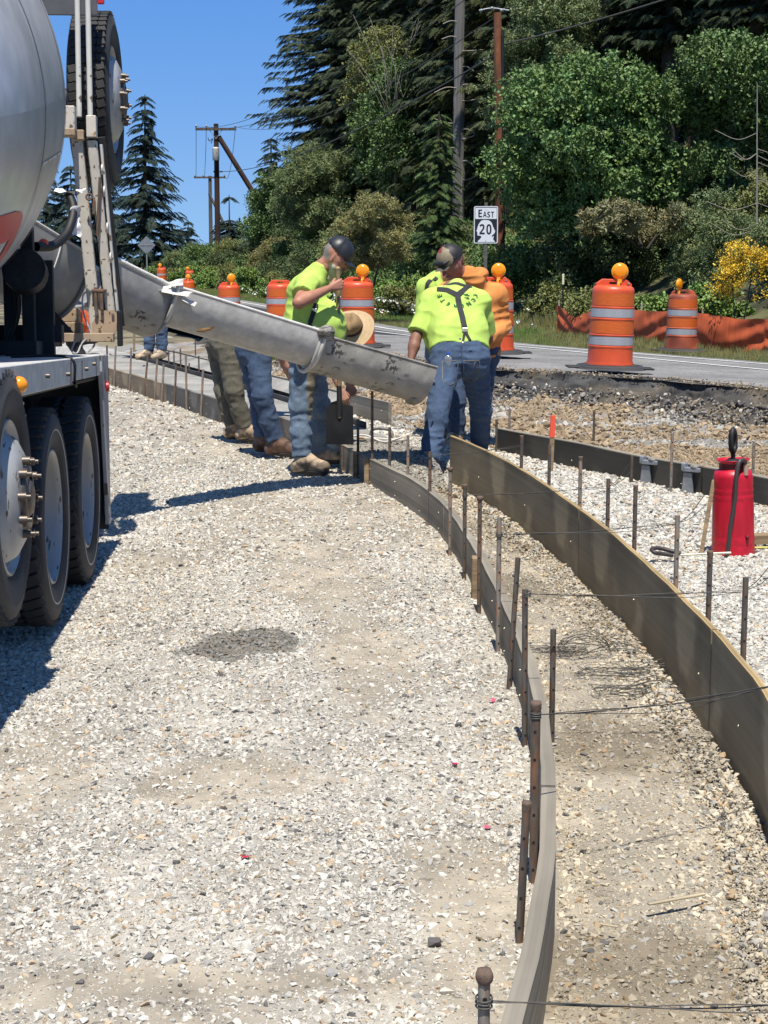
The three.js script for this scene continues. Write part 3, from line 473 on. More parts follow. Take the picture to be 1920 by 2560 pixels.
// ---------------------------------------------------------------- concrete mixer truck (x out to its side, z to its front, origin at the hub of the last wheel)
const truck = thing('mixer_truck', 'white concrete mixer truck with raised booster wheel at the left edge', 'truck', [-1.618, .364, -9.06], Math.atan(.057));
truck.rotation.x = -.043; truck.rotation.order = 'YXZ';
function lx(pts, n = 48) { const g = lathe(pts, n); g.rotateZ(-Math.PI / 2); return boxUV0(g); } // lathe about the x axis: [radius, x]
function boxUV0(g) { return g; }
function tyre(parent, x, r, w, lugs = true) {
  const a = w / 2, p = [[r * .62, -a * .75], [r * .7, -a * .95], [r * .86, -a], [r * .95, -a * .92], [r * .985, -a * .7], [r * .985, a * .7], [r * .95, a * .92], [r * .86, a], [r * .845, a * 1.02], [r * .83, a], [r * .7, a * .95], [r * .62, a * .75]];
  const t = part('tyre', mv(lx(p, 56), x - a, 0, 0), M.rubber, parent);
  const tr = []; const n = lugs ? 44 : 60;
  for (let i = 0; i < n; i++) for (const s of lugs ? [-1, 1] : [-1.4, -.5, .5, 1.4]) { const g = bx(lugs ? w * .4 : w * .19, .022, lugs ? r * .105 : r * .09, 0, 0, 0, .003); g.rotateY(lugs ? s * .38 : .25); g.translate(s * w * .235, r * .985, (s > 0 ? r * .07 : 0)); g.rotateX(i / n * 6.2832); tr.push(mv(g, x - a, 0, 0)); }
  part('tread', tr, M.rubberGrey, parent).userData.kind = 'stuff'; return t;
}
for (const [k, z] of [[0, 0], [1, 1.33]]) {
  const w = new THREE.Group(); w.name = 'wheel'; w.position.set(0, 0, z); truck.add(w); w.userData.label = k ? 'dual wheel with a deep dished rim in the middle' : 'rearmost dual wheel with a deep dished rim';
  tyre(w, .0, .51, .27); tyre(w, -.33, .51, .27);
  part('whitewall_line', mv(lx([[.405, 0], [.412, .004], [.418, 0]], 56), -.003, 0, 0), M.rim, w, 'pale scuffed ring on the side wall');
  part('rim', lx([[.325, -.045], [.318, -.02], [.306, -.018], [.298, -.05], [.288, -.13], [.262, -.165], [.2, -.175], [.12, -.178], [.1, -.15], [.09, -.08], [.0, -.075]], 56), M.rim, w);
  const nuts = []; for (let i = 0; i < 10; i++) { const a = i / 10 * 6.283; nuts.push(mv(rot(new THREE.CylinderGeometry(.017, .017, .05, 6), 0, 0, Math.PI / 2), -.15, .155 * Math.cos(a), .155 * Math.sin(a))); } for (const n of nuts) part('wheel_nut', n, M.steelBare, w);
}
function discWheel(name, x, y, z, r, label, m) { // wheel with its disc bulging outwards
  const w = new THREE.Group(); w.name = name; w.position.set(x, y, z); truck.add(w); w.userData.label = label;
  tyre(w, .0, r, .26, m); part('rim', lx([[r * .63, -.05], [r * .62, -.02], [r * .6, -.015], [r * .58, -.04], [r * .53, -.05], [r * .47, .0], [r * .34, .035], [r * .2, .04]], 48), M.rim, w);
  part('hub', [lx([[.08, .0], [.08, .05], [.065, .065], [.05, .07], [.0, .07]], 24), lx([[.125, .03], [.125, .055], [.085, .06]], 24)], M.steelBare, w);
  const nuts = []; for (let i = 0; i < 10; i++) { const a = i / 10 * 6.283 + .2; nuts.push(mv(rot(new THREE.CylinderGeometry(.018, .018, .032, 6), 0, 0, Math.PI / 2), .05, .15 * Math.cos(a), .15 * Math.sin(a)), mv(rot(new THREE.CylinderGeometry(.009, .009, .05, 8), 0, 0, Math.PI / 2), .058, .15 * Math.cos(a), .15 * Math.sin(a))); } for (let i = 0; i < 10; i++) part('wheel_nut', nuts.slice(i * 2, i * 2 + 2), M.steelBare, w);
}
discWheel('wheel', .02, .22, 2.63, .5, 'lifted front wheel of the rear group with a bulging disc and bolts', true);
discWheel('booster_wheel', -.0, 2.36, -1.82, .545, 'booster wheel raised above the tail of the truck', false);
// fender deck above the wheels
part('deck', [bx(.8, .02, 4.6, -.4, .725, 1.45, .006), bx(.022, .118, 3.0, -.011, .663, 2.25, .006), bx(.022, .1, 1.55, -.011, .668, -.04, .006), bx(.75, .08, .03, -.4, .66, -.83, .006)], M.deck, truck);
part('deck_seams', [bx(.008, .12, .008, .003, .662, .74), bx(.008, .1, .006, .003, .668, .3), bx(.006, .1, .006, .003, .668, -.35)], M.rubberGrey, truck);
part('deck_bolts', [[.66, .9], [.67, .15], [.69, -.2], [.67, 1.6]].map(([y, z]) => mv(rot(new THREE.CylinderGeometry(.012, .012, .02, 6), 0, 0, Math.PI / 2), .008, y, z)), M.steelBare, truck);
part('strap', tube([[-.3, .745, .72], [-.02, .742, .72], [.014, .72, .72], [.014, .62, .7], [.016, .59, .66], [.016, .61, .72]], .008, 6), M.black, truck);
part('underside', [bx(.74, .02, 4.4, -.4, .6, 1.45), bx(.5, .3, .9, -1.1, .3, .6), bx(.3, .3, 4.5, -1.3, .45, 1.5)], M.black, truck);
part('marker_light', mv(new THREE.SphereGeometry(.035, 14, 10), .012, .655, 2.42), M.amber, truck);
{ const s = new THREE.Shape([[-.86, .73], [-.56, .73], [-.56, .64], [-.62, .52], [-.74, .02], [-.80, -.28], [-.86, -.28]].map(p => new THREE.Vector2(...p))); const g = new THREE.ExtrudeGeometry(s, { depth: .022, bevelEnabled: true, bevelSize: .003, bevelThickness: .003, bevelSegments: 1 }); g.rotateY(-Math.PI / 2); part('fender_skirt', boxUV(mv(g, .01, 0, 0)), M.grey, truck); }
part('mud_flap', bx(.72, .92, .012, -.36, .14, -.875, .004), M.rubber, truck);
part('tail_reflector', mv(rot(new THREE.CylinderGeometry(.03, .03, .02, 16), 0, 0, Math.PI / 2), .018, .545, -.76), M.red, truck, 'round red reflector');
// drum: profile along its tilted axis
const drumR = a => a < -.7 ? 1.2 - .12 * (a + .7) * (a + .7) : a < .15 ? 1.2 : a < .5 ? 1.2 - .35 * (a - .15) * (a - .15) / .35 : 1.157 - (a - .5) * .52;
const DC = V(-1.235, 2.03, .62), DA = V(0, .19, -1).normalize();
function drumPoint(a, phi, off = 0) { const u = V(1, 0, 0), w = u.clone().cross(DA); const r = drumR(a) + off; return DC.clone().addScaledVector(DA, a).addScaledVector(u, r * Math.cos(phi)).addScaledVector(w, r * Math.sin(phi)); }
function drumPatch(a0, a1, p0, p1, na, np, off, inside) {
  const pos = [], uv = [], idx = [], keep = [];
  for (let i = 0; i <= na; i++) for (let j = 0; j <= np; j++) { const p = drumPoint(lerp(a0, a1, i / na), lerp(p0, p1, j / np), off); pos.push(p.x, p.y, p.z); uv.push(i / na * (a1 - a0), j / np * (p1 - p0)); }
  for (let i = 0; i < na; i++) for (let j = 0; j < np; j++) { if (inside && !inside((i + .5) / na, (j + .5) / np)) continue; const a = i * (np + 1) + j; idx.push(a, a + 1, a + np + 1, a + 1, a + np + 2, a + np + 1); }
  const g = new THREE.BufferGeometry(); g.setAttribute('position', new THREE.Float32BufferAttribute(pos, 3)); g.setAttribute('uv', new THREE.Float32BufferAttribute(uv, 2)); g.setIndex(idx); g.computeVertexNormals(); return g;
}
const drum = part('drum', drumPatch(-3.4, 1.75, 0, 6.2832, 60, 120, 0), M.drum, truck, 'smooth silver-white mixing drum');
part('weld_seam', [-.55, .15, .62].map(a => drumPatch(a - .012, a + .012, 0, 6.2832, 2, 120, .006)), M.grey, drum);
part('long_seam', drumPatch(-.55, .15, -.235, -.225, 14, 1, .005), M.chuteEdge, drum);
part('mouth', [lathe([[.45, 0], [.53, .02], [.53, .16], [.6, .2], [.6, 0]], 40).applyQuaternion(new THREE.Quaternion().setFromUnitVectors(V(0, 1, 0), DA)).translate(...DC.clone().addScaledVector(DA, 1.72).toArray())], M.whiteDirty, drum);
// red lettering on the drum: the curved end of a large letter S
part('red_letter', drumPatch(-1.7, -.62, -.85, -.38, 80, 60, .004, (u, v) => { // u towards the tail, v upwards
  const x = u * .8, y = v * .5; const o = Math.max(Math.abs(x - .4) / .4, Math.abs(y - .25) / .25); const outer = Math.pow(Math.abs(x - .38) / .4, 3.4) + Math.pow(Math.abs(y - .25) / .25, 3.4) < 1;
  if (!outer) return false; const up = Math.abs(x - .38) < .25 && y > .27 && y < .36; const low = x < .45 && y > .13 && y < .22; return !(up && x < .62) && !low; }), M.red, drum, 'red painted letter, cut off by the picture edge');
part('dirt_streak', drumPatch(.5, .95, -1.0, -.35, 30, 60, .003, (u, v) => fb(u * 3, v * 22, 2, 3) > .46), mat([.33, .23, .2], { map: T.blotch, tile: 4, roughness: .8 }), drum, 'dried reddish mud streaks');
// drum stand, hopper frame and hoses between drum and deck
part('drum_stand', [bx(.07, .75, .07, -.36, 1.08, -.3), bx(.06, .7, .06, -.47, 1.08, -.32), bx(.12, .55, .06, -.3, 1.0, -.45), bx(.2, .62, .08, -.62, 1.05, -.2), bx(.3, .08, .3, -.45, .78, -.3), bx(.6, .1, .1, -.5, .86, -.5), beam([-.7, .75, .3], [-.42, 1.55, -.2], .09, .12), bx(.5, .9, .12, -.95, 1.0, -.1)], M.black, truck);
part('roller', mv(rot(new THREE.CylinderGeometry(.12, .12, .12, 20), Math.PI / 2 - .2, 0, 0), -.36, 1.2, -.2), M.black, truck);
part('hose', [tube([[-.33, 1.35, -.42], [-.25, 1.37, -.6], [-.19, 1.46, -.75], [-.17, 1.6, -.85], [-.2, 1.68, -.9]], .028, 8), tube([[-.48, .8, -.3], [-.42, 1.0, -.28], [-.44, 1.3, -.25], [-.4, 1.45, -.2]], .02, 8)], M.black, truck);
part('hose_cap', mv(new THREE.SphereGeometry(.03, 10, 8), -.3, 1.37, -.5), M.pinkPaint, truck);
part('rag', [jitter(new THREE.PlaneGeometry(.05, .16, 4, 10), .04, 30).translate(-.16, 1.52, -.82), jitter(new THREE.PlaneGeometry(.18, .05, 10, 4), .05, 30).rotateX(-1).translate(-.2, 1.7, -.88)], M.plastic, truck, 'white rag knotted on the hose');
// rear beam, bracket and booster arms
part('rear_beam', [bx(.34, .1, .1, -.46, .83, -1.08)], M.black, truck); part('beam_end', [bx(.36, .055, .09, -.15, .835, -1.08)], M.rustPlate, truck);
{ const s = new THREE.Shape([[-.02, .92], [.03, 1.0], [.12, 1.0], [.135, .97], [.13, .88], [.1, .82], [.02, .815], [-.02, .84]].map(p => new THREE.Vector2(p[0] - .09, p[1]))); const h = (x, y) => { const c = new THREE.Path(); c.absellipse(x, y, .011, .017, 0, 6.3); s.holes.push(c); }; h(.02, .975); h(-.072 + .01, .87);
  part('bracket_plate', boxUV(new THREE.ExtrudeGeometry(s, { depth: .015, bevelEnabled: false }).translate(0, 0, -1.16)), M.rustPlate, truck, 'rusty bracket plate'); part('bracket_side', bx(.025, .22, .12, .055, .89, -1.2), M.black, truck); part('bracket_pins', [bar([-.062, .875, -1.2], [-.062, .875, -1.13], .009), bar([.02, .972, -1.2], [.02, .972, -1.13], .009)], M.steelRust, truck); }
function channel(p, q, w, holesN) { const a = [beam(p, q, w, .012, [0, 0, 1]), beam([p[0] - w / 2, p[1], p[2] - .03], [q[0] - w / 2, q[1], q[2] - .03], .008, .06, [0, 0, 1]), beam([p[0] + w / 2, p[1], p[2] - .03], [q[0] + w / 2, q[1], q[2] - .03], .008, .06, [0, 0, 1])]; return a; }
part('booster_arm', channel([-.085, .82, -1.16], [-.175, 2.05, -1.1], .062), M.whiteDirty, truck); part('booster_arm', channel([.0, .98, -1.175], [-.082, 2.02, -1.09], .05), M.whiteDirty, truck);
part('booster_arm', [beam([.045, .95, -1.22], [-.03, 2.0, -1.14], .016, .05, [0, 0, 1])], M.white, truck); part('arm_backing', [beam([.02, .9, -1.26], [-.07, 2.05, -1.2], .12, .02, [0, 0, 1])], M.black, truck);
part('arm_fittings', [bx(.09, .02, .05, -.06, 1.12, -1.13), bx(.02, .12, .04, -.045, 1.06, -1.13), bx(.02, .09, .03, -.075, 1.62, -1.08), bar([-.06, 1.45, -1.1], [-.035, 1.8, -1.08], .009), bar([-.08, 1.0, -1.12], [-.08, 1.14, -1.12], .012), mv(new THREE.TorusGeometry(.018, .006, 6, 12), -.1, 1.68, -1.06)], M.steelRust, truck);
part('hole_lug', [[1.85, -.055], [1.72, -.045], [1.5, -.03], [1.32, -.015]].map(([y, x]) => mv(rot(new THREE.CylinderGeometry(.032, .032, .01, 16), 0, 0, Math.PI / 2), x + .03, y, -1.13)), M.white, truck);
part('lift_rod', bar([-.162, 3.3, -1.21], [-.154, 2.16, -1.1], .0165, .0165, 14), M.white, truck); part('lift_rod', bar([-.1, 3.3, -1.21], [-.088, 2.16, -1.1], .0165, .0165, 14), M.white, truck);
part('arm_knuckle', [bx(.1, .16, .1, -.215, 2.13, -1.02, .008), bx(.06, .13, .08, -.08, 2.1, -1.1, .006)], M.whiteDirty, truck); part('knuckle_cover', [bx(.11, .05, .1, -.22, 2.055, -1.015, .01), bx(.05, .06, .07, -.15, 2.05, -1.1)], M.rustPlate, truck);
part('tail_plate', [bx(.34, .5, .012, -.21, 3.02, -1.18), bx(.05, .2, .012, -.4, 2.95, -1.17)], mat([.10, .10, .105], { map: T.grain, roughness: .5 }), truck, 'dark steel plate above the booster wheel'); part('plate_lamp', bx(.04, .08, .03, -.02, 2.88, -1.19), M.red, truck);
part('axle_beam', bar([-1.3, 2.36, -1.82], [-.25, 2.36, -1.82], .07, .07, 12), M.black, truck);
part('valve_box', [bx(.14, .085, .12, -.31, .975, -1.6), bx(.17, .08, .14, -.31, .89, -1.6)], M.rustPlate, truck, 'tan dusty valve box'); part('valve_ports', [[-.3, .89], [-.36, .875]].map(([x, y]) => mv(rot(new THREE.CylinderGeometry(.014, .014, .02, 12), Math.PI / 2, 0, 0), x, y, -1.53)), M.black, truck);
part('box_bracket', [bx(.02, .3, .3, -.42, .95, -1.5), beam([-.5, 1.1, -1.3], [-.28, .82, -1.5], .03, .08), bx(.4, .03, .35, -.35, .825, -1.45)], M.black, truck);
part('cable', tube([[-.1, 1.13, -1.15], [-.155, 1.1, -1.14], [-.16, 1.0, -1.13], [-.12, .88, -1.11], [-.09, .8, -1.1], [-.12, .74, -.95], [-.03, .74, -.83], [.012, .7, -.8]], .006, 6), M.grey, truck);
part('cable', tube([[-.2, .82, -1.05], [-.21, .76, -.95], [-.17, .74, -.86], [-.15, .8, -.95], [-.13, .83, -1.05]], .006, 6), M.grey, truck);

// ---------------------------------------------------------------- chutes
function trough(p, q, w0, d0, w1, d1, th = .008, nA = 22, nL = 14, spread = 1.72) { // open half pipe hung between two points of its mouth line
  p = V(...p); q = V(...q); const ax = q.clone().sub(p).normalize(), side = ax.clone().cross(V(0, 1, 0)).normalize(), up = side.clone().cross(ax).normalize();
  const ring = (s, o) => { const c = p.clone().lerp(q, s), w = lerp(w0, w1, s) / 2 + o, d = lerp(d0, d1, s) + o, r = []; for (let i = 0; i <= nA; i++) { const a = -spread + 2 * spread * i / nA, k = Math.pow(Math.abs(Math.sin(a)), .8) * Math.sign(Math.sin(a)); r.push(c.clone().addScaledVector(side, w * k).addScaledVector(up, -d * (Math.cos(a) > 0 ? Math.pow(Math.cos(a), .9) : Math.cos(a) * .8))); } return r; };
  const pos = [], uv = [], idx = []; const L = p.distanceTo(q);
  for (const o of [th, 0]) for (let j = 0; j <= nL; j++) { const r = ring(j / nL, o); r.forEach((v, i) => { pos.push(v.x, v.y, v.z); uv.push(j / nL * L, i / nA * (w0 + d0 * 1.6)); }); }
  const W = nA + 1, B = W * (nL + 1); for (const b of [0, B]) for (let j = 0; j < nL; j++) for (let i = 0; i < nA; i++) { const a = b + j * W + i; idx.push(a, a + 1, a + W, a + 1, a + W + 1, a + W); }
  for (let j = 0; j < nL; j++) for (const i of [0, nA]) { const a = j * W + i; idx.push(a, a + W, a + B, a + W, a + W + B, a + B); }
  for (const j of [0, nL]) for (let i = 0; i < nA; i++) { const a = j * W + i; idx.push(a, a + 1, a + B, a + 1, a + 1 + B, a + B); }
  const g = new THREE.BufferGeometry(); g.setAttribute('position', new THREE.Float32BufferAttribute(pos, 3)); g.setAttribute('uv', new THREE.Float32BufferAttribute(uv, 2)); g.setIndex(idx); g.computeVertexNormals(); g.userData = { ring, side, up, ax }; return g;
}
function chute(name, label, p, q, w0, d0, w1, d1, m, opt = {}) {
  const t = thing(name, label, 'chute', p); const P0 = [0, 0, 0], Q = [q[0] - p[0], q[1] - p[1], q[2] - p[2]], g = trough(P0, Q, w0, d0, w1, d1); part('trough', g, m, t);
  const { ring } = g.userData; const rimA = [], rimB = []; for (let i = 0; i <= 8; i++) { const r = ring(i / 8, .004); rimA.push(r[0].toArray()); rimB.push(r[r.length - 1].toArray()); }
  for (const rr of [rimA, rimB]) part('rolled_rim', tube(rr, opt.rim || .011, 8, 24), opt.rimMat || M.chuteEdge, t);
  for (const [s, k] of [[.012, 0], [.988, 1]]) { if (opt.noEnd?.includes(k)) continue; const r = ring(s, .016); part('end_flange', tube(r.map(v => v.toArray()), .015, 8, 44), opt.flange || m, t); }
  if (opt.band) { const r = ring(opt.band, .008); part('stiffener', tube(r.map(v => v.toArray()), .006, 6, 40), M.chuteEdge, t); }
  return t;
}
const chA = chute('main_chute', 'large grey discharge chute under the drum, behind the white booster arms', [-2.46, 1.88, -10.1], [-2.1, 1.6, -10.72], .6, .38, .56, .38, mat([.4, .39, .37], { map: T.grain, tile: 1, roughness: .5 }), { band: .6 });
const chB = chute('fold_over_chute', 'short grey chute section right of the booster arms with a white rim', [-1.94, 1.605, -11.06], [-1.53, 1.385, -11.41], .5, .3, .47, .27, mat([.4, .39, .37], { map: T.grain, tile: 1.2, roughness: .5 }), { rim: .017 });
part('bottom_collar', trough([.16, -.09, -.14], [.4, -.225, -.345], .47, .315, .44, .295), M.chuteDirty, chB);
const chC = chute('chute_extension', 'pale grey chute extension passing in front of the olive and blue trousers', [-1.47, 1.42, -11.36], [-.47, 1.095, -11.72], .44, .235, .43, .225, M.chute, { flange: M.chuteEdge });
part('rust_mark', jitter(new THREE.SphereGeometry(.035, 12, 8).scale(1.8, .35, .12).rotateZ(.25), .01, 80).translate(.27, -.262, .155), mat([.2, .11, .04], { roughness: .9 }), chC, 'brown rust mark on its side');
const chD = chute('chute_extension', 'dirty grey end chute reaching to the stooping worker, splashed with concrete', [-.52, 1.085, -11.72], [.30, .835, -12.0], .43, .23, .44, .24, M.chuteDirty, { rimMat: M.slop, noEnd: [1], flange: M.chute });
{ // concrete lying in the last chute and dropping from its end
  const g = trough([.3, -.13, -.1], [.84, -.3, -.28], .3, .05, .36, .16); const n = 40; const heap = grid(n, 14, (i, j) => { const s = lerp(.2, 1.02, i), a = (j - .5) * 2, hgt = -.1 + .1 * (1 - a * a) * sm(.2, .8, s) + .05 * (fb(s * 22, j * 7, 3, 3) - .5); return [.85 * s + .02 * a, -.25 * s + hgt, -.28 * s + a * .2]; });
  part('concrete_load', heap, M.wet, chD, 'wet concrete heaped in the trough');
  const st = []; for (let i = 0; i < 60; i++) { const s = .3 + .75 * R(), a = (R() - .5) * 1.5; const q = rock(i + 200, 10); q.scale(.017, .013, .017); st.push(mv(q, .85 * s, -.25 * s - .01 + .03 * R(), -.28 * s + a * .2)); } part('aggregate', st, mat([.36, .27, .17], { roughness: .9 }), chD).userData.kind = 'stuff';
  const tong = new THREE.SphereGeometry(.15, 24, 18); jitter(tong, .09, 9); tong.scale(.45, .4, .9); part('falling_concrete', mv(tong, .74, -.44, -.27), M.wet, chD, 'concrete sliding off the chute end');
  const clump = []; for (let i = 0; i < 9; i++) clump.push(jitter(ball(.035 + .02 * R(), .02 + .1 * R(), .0 + .05 * R(), .19 + .05 * (R() - .5), 1.2, .8, 1), .03, 28)); part('dried_clump', clump, M.slop, chD, 'lump of dried concrete at the joint');
  const fl = [[-.02, .0, .22, .32, .05, .5], [.1, -.03, .23, .2, .06, -.3], [.02, .03, .1, .22, .07, .2], [.16, -.08, .22, .12, .05, -.9]].map(([x, y, z, w, h, a]) => jitter(new THREE.PlaneGeometry(w, h, 10, 4), .05, 18).rotateX(-.7).rotateZ(a * .5).translate(x + .0, y + .02, z)); part('dried_splash', fl, M.chuteEdge, chC, 'white flakes of dried concrete at the joint');
}
// ---------------------------------------------------------------- people: one skin surface per body, clothes as their own surfaces
function mesher(prims, cell, pad = .05, noise) { // prims: {a, b, r1, r2, k} tapered capsules; surface nets over their joined distance
  const lo = V(1e9, 1e9, 1e9), hi = V(-1e9, -1e9, -1e9);
  for (const p of prims) for (const [q, r] of [[p.a, p.r1], [p.b, p.r2]]) { lo.min(V(q[0] - r, q[1] - r, q[2] - r)); hi.max(V(q[0] + r, q[1] + r, q[2] + r)); }
  lo.subScalar(pad); hi.addScalar(pad); const N = [0, 1, 2].map(i => Math.ceil((hi.getComponent(i) - lo.getComponent(i)) / cell) + 1), [nx, ny, nz] = N, F = new Float32Array(nx * ny * nz).fill(1);
  for (const p of prims) {
    const { a, b, r1, r2, k = .03, cut } = p, d = [b[0] - a[0], b[1] - a[1], b[2] - a[2]], L2 = d[0] * d[0] + d[1] * d[1] + d[2] * d[2] || 1e-9, m = Math.max(r1, r2) + k + cell * 2.5, i0 = [], i1 = [];
    for (let c = 0; c < 3; c++) { i0[c] = Math.max(0, Math.floor((Math.min(a[c], b[c]) - m - lo.getComponent(c)) / cell)); i1[c] = Math.min(N[c] - 1, Math.ceil((Math.max(a[c], b[c]) + m - lo.getComponent(c)) / cell)); }
    for (let z = i0[2]; z <= i1[2]; z++) for (let y = i0[1]; y <= i1[1]; y++) for (let x = i0[0]; x <= i1[0]; x++) {
      const X = lo.x + x * cell, Y = lo.y + y * cell, Z = lo.z + z * cell, e = [X - a[0], Y - a[1], Z - a[2]]; let t = (e[0] * d[0] + e[1] * d[1] + e[2] * d[2]) / L2; const tc = t < 0 ? 0 : t > 1 ? 1 : t;
      const q0 = e[0] - d[0] * tc, q1 = e[1] - d[1] * tc, q2 = e[2] - d[2] * tc; let D = Math.sqrt(q0 * q0 + q1 * q1 + q2 * q2) - (r1 + (r2 - r1) * tc);
      if (cut) { const L = Math.sqrt(L2); if (cut & 2) D = Math.max(D, (t - 1) * L); if (cut & 1) D = Math.max(D, -t * L); }
      const i = x + nx * (y + ny * z), f = F[i], h = Math.max(0, k - Math.abs(f - D)) / k; F[i] = Math.min(f, D) - h * h * k * .25;
    }
  }
  if (noise) for (let z = 0; z < nz; z++) for (let y = 0; y < ny; y++) for (let x = 0; x < nx; x++) { const i = x + nx * (y + ny * z); if (Math.abs(F[i]) < .06) F[i] += noise(lo.x + x * cell, lo.y + y * cell, lo.z + z * cell); }
  const id = new Int32Array(nx * ny * nz).fill(-1), pos = [], idx = [], C = [[0, 0, 0], [1, 0, 0], [0, 1, 0], [1, 1, 0], [0, 0, 1], [1, 0, 1], [0, 1, 1], [1, 1, 1]], E = [[0, 1], [2, 3], [4, 5], [6, 7], [0, 2], [1, 3], [4, 6], [5, 7], [0, 4], [1, 5], [2, 6], [3, 7]];
  const at = (x, y, z) => x + nx * (y + ny * z);
  for (let z = 0; z < nz - 1; z++) for (let y = 0; y < ny - 1; y++) for (let x = 0; x < nx - 1; x++) {
    let mask = 0; const v = []; for (let c = 0; c < 8; c++) { v[c] = F[at(x + C[c][0], y + C[c][1], z + C[c][2])]; if (v[c] < 0) mask |= 1 << c; } if (mask === 0 || mask === 255) continue;
    let sx = 0, sy = 0, sz = 0, n = 0; for (const [p, q] of E) if ((v[p] < 0) !== (v[q] < 0)) { const t = v[p] / (v[p] - v[q]); sx += C[p][0] + t * (C[q][0] - C[p][0]); sy += C[p][1] + t * (C[q][1] - C[p][1]); sz += C[p][2] + t * (C[q][2] - C[p][2]); n++; }
    id[at(x, y, z)] = pos.length / 3; pos.push(lo.x + (x + sx / n) * cell, lo.y + (y + sy / n) * cell, lo.z + (z + sz / n) * cell);
  }
  for (let z = 1; z < nz - 1; z++) for (let y = 1; y < ny - 1; y++) for (let x = 1; x < nx - 1; x++) {
    const s = F[at(x, y, z)] < 0; const quad = (a, b, c, d, flip) => { if (a < 0 || b < 0 || c < 0 || d < 0) return; flip ? idx.push(a, c, b, a, d, c) : idx.push(a, b, c, a, c, d); };
    if (s !== F[at(x + 1, y, z)] < 0) quad(id[at(x, y - 1, z - 1)], id[at(x, y, z - 1)], id[at(x, y, z)], id[at(x, y - 1, z)], !s);
    if (s !== F[at(x, y + 1, z)] < 0) quad(id[at(x - 1, y, z - 1)], id[at(x, y, z - 1)], id[at(x, y, z)], id[at(x - 1, y, z)], s);
    if (s !== F[at(x, y, z + 1)] < 0) quad(id[at(x - 1, y - 1, z)], id[at(x, y - 1, z)], id[at(x, y, z)], id[at(x - 1, y, z)], !s);
  }
  const g = new THREE.BufferGeometry(); g.setAttribute('position', new THREE.Float32BufferAttribute(pos, 3)); g.setIndex(idx); g.computeVertexNormals();
  const uv = new Float32Array(pos.length / 3 * 2); for (let i = 0; i < pos.length / 3; i++) { uv[2 * i] = pos[3 * i] + pos[3 * i + 2] * .83; uv[2 * i + 1] = pos[3 * i + 1] + pos[3 * i + 2] * .21; } g.setAttribute('uv', new THREE.BufferAttribute(uv, 2)); return g;
}
const C3 = (a, b, t) => [lerp(a[0], b[0], t), lerp(a[1], b[1], t), lerp(a[2], b[2], t)];
const add = (a, b, s = 1) => [a[0] + b[0] * s, a[1] + b[1] * s, a[2] + b[2] * s];
const nrm = a => { const l = Math.hypot(...a) || 1; return [a[0] / l, a[1] / l, a[2] / l]; };
const crs = (a, b) => [a[1] * b[2] - a[2] * b[1], a[2] * b[0] - a[0] * b[2], a[0] * b[1] - a[1] * b[0]];
const cap = (a, b, r1, r2, k, cut) => ({ a, b, r1, r2: r2 ?? r1, k, cut });
const SKIN = [.50, .25, .165], SKINB = [.42, .17, .11], HAIRG = [.30, .25, .21], BEARD = [.52, .47, .38];
function paint(g, fn) { const p = g.attributes.position, c = new Float32Array(p.count * 3); for (let i = 0; i < p.count; i++) { const k = fn(p.getX(i), p.getY(i), p.getZ(i)); c.set(k, i * 3); } g.setAttribute('color', new THREE.BufferAttribute(c, 3)); return g; }
function headGeo(c, fwd, up, s, skin, hair, beard) { // head about its centre; fwd the way the face looks, up towards the crown
  fwd = nrm(fwd); let sd = nrm(crs(fwd, up)); up = nrm(crs(sd, fwd)); const P = (f, u, r) => [c[0] + s * (fwd[0] * f + up[0] * u + sd[0] * r), c[1] + s * (fwd[1] * f + up[1] * u + sd[1] * r), c[2] + s * (fwd[2] * f + up[2] * u + sd[2] * r)];
  const q = [cap(P(-.02, .035, 0), P(.015, .03, 0), .092 * s, .088 * s, .02), cap(P(.02, -.02, .025), P(.02, -.02, -.025), .06 * s, .06 * s, .03), cap(P(.035, -.07, 0), P(.06, -.095, 0), .045 * s, .03 * s, .03), cap(P(.09, .01, 0), P(.112, -.03, 0), .009 * s, .016 * s, .012), cap(P(.085, .03, .035), P(.085, .03, -.035), .013 * s, .013 * s, .012), cap(P(.088, -.066, .018), P(.088, -.066, -.018), .009 * s, .009 * s, .008), cap(P(-.005, .02, .08), P(-.008, -.035, .083), .016 * s, .011 * s, .008), cap(P(-.005, .02, -.08), P(-.008, -.035, -.083), .016 * s, .011 * s, .008), cap(P(-.03, -.05, 0), P(-.05, -.13, 0), .055 * s, .058 * s, .03)];
  if (beard) q.push(cap(P(.05, -.09, .03), P(.04, -.06, .065), .03 * s, .022 * s, .02), cap(P(.05, -.09, -.03), P(.04, -.06, -.065), .03 * s, .022 * s, .02), cap(P(.06, -.1, 0), P(.05, -.15, 0), .042 * s, .026 * s, .03));
  const g = mesher(q, .0065 * s, .03, beard ? (x, y, z) => 0 : null);
  paint(g, (x, y, z) => { const d = [x - c[0], y - c[1], z - c[2]], f = (d[0] * fwd[0] + d[1] * fwd[1] + d[2] * fwd[2]) / s, u = (d[0] * up[0] + d[1] * up[1] + d[2] * up[2]) / s, r = (d[0] * sd[0] + d[1] * sd[1] + d[2] * sd[2]) / s;
    if (beard && u < -.045 && f > -.005 + (u + .06) * .2) return beard; if (hair && (u > .075 || (f < -.02 && u > -.045 && Math.abs(r) < .082))) return hair;
    if (f > .075 && Math.abs(u - .012) < .011 && Math.abs(Math.abs(r) - .033) < .015) return [.05, .035, .03]; if (f > .085 && Math.abs(u + .066) < .004 && Math.abs(r) < .024) return [.28, .09, .07]; const b = .93 + .14 * n3(x * 60, y * 60, z * 60); return mixc(skin, SKINB, clamp((f - .05) * 6) * .4).map(v => v * b); });
  return { g, P, fwd, up, sd };
}
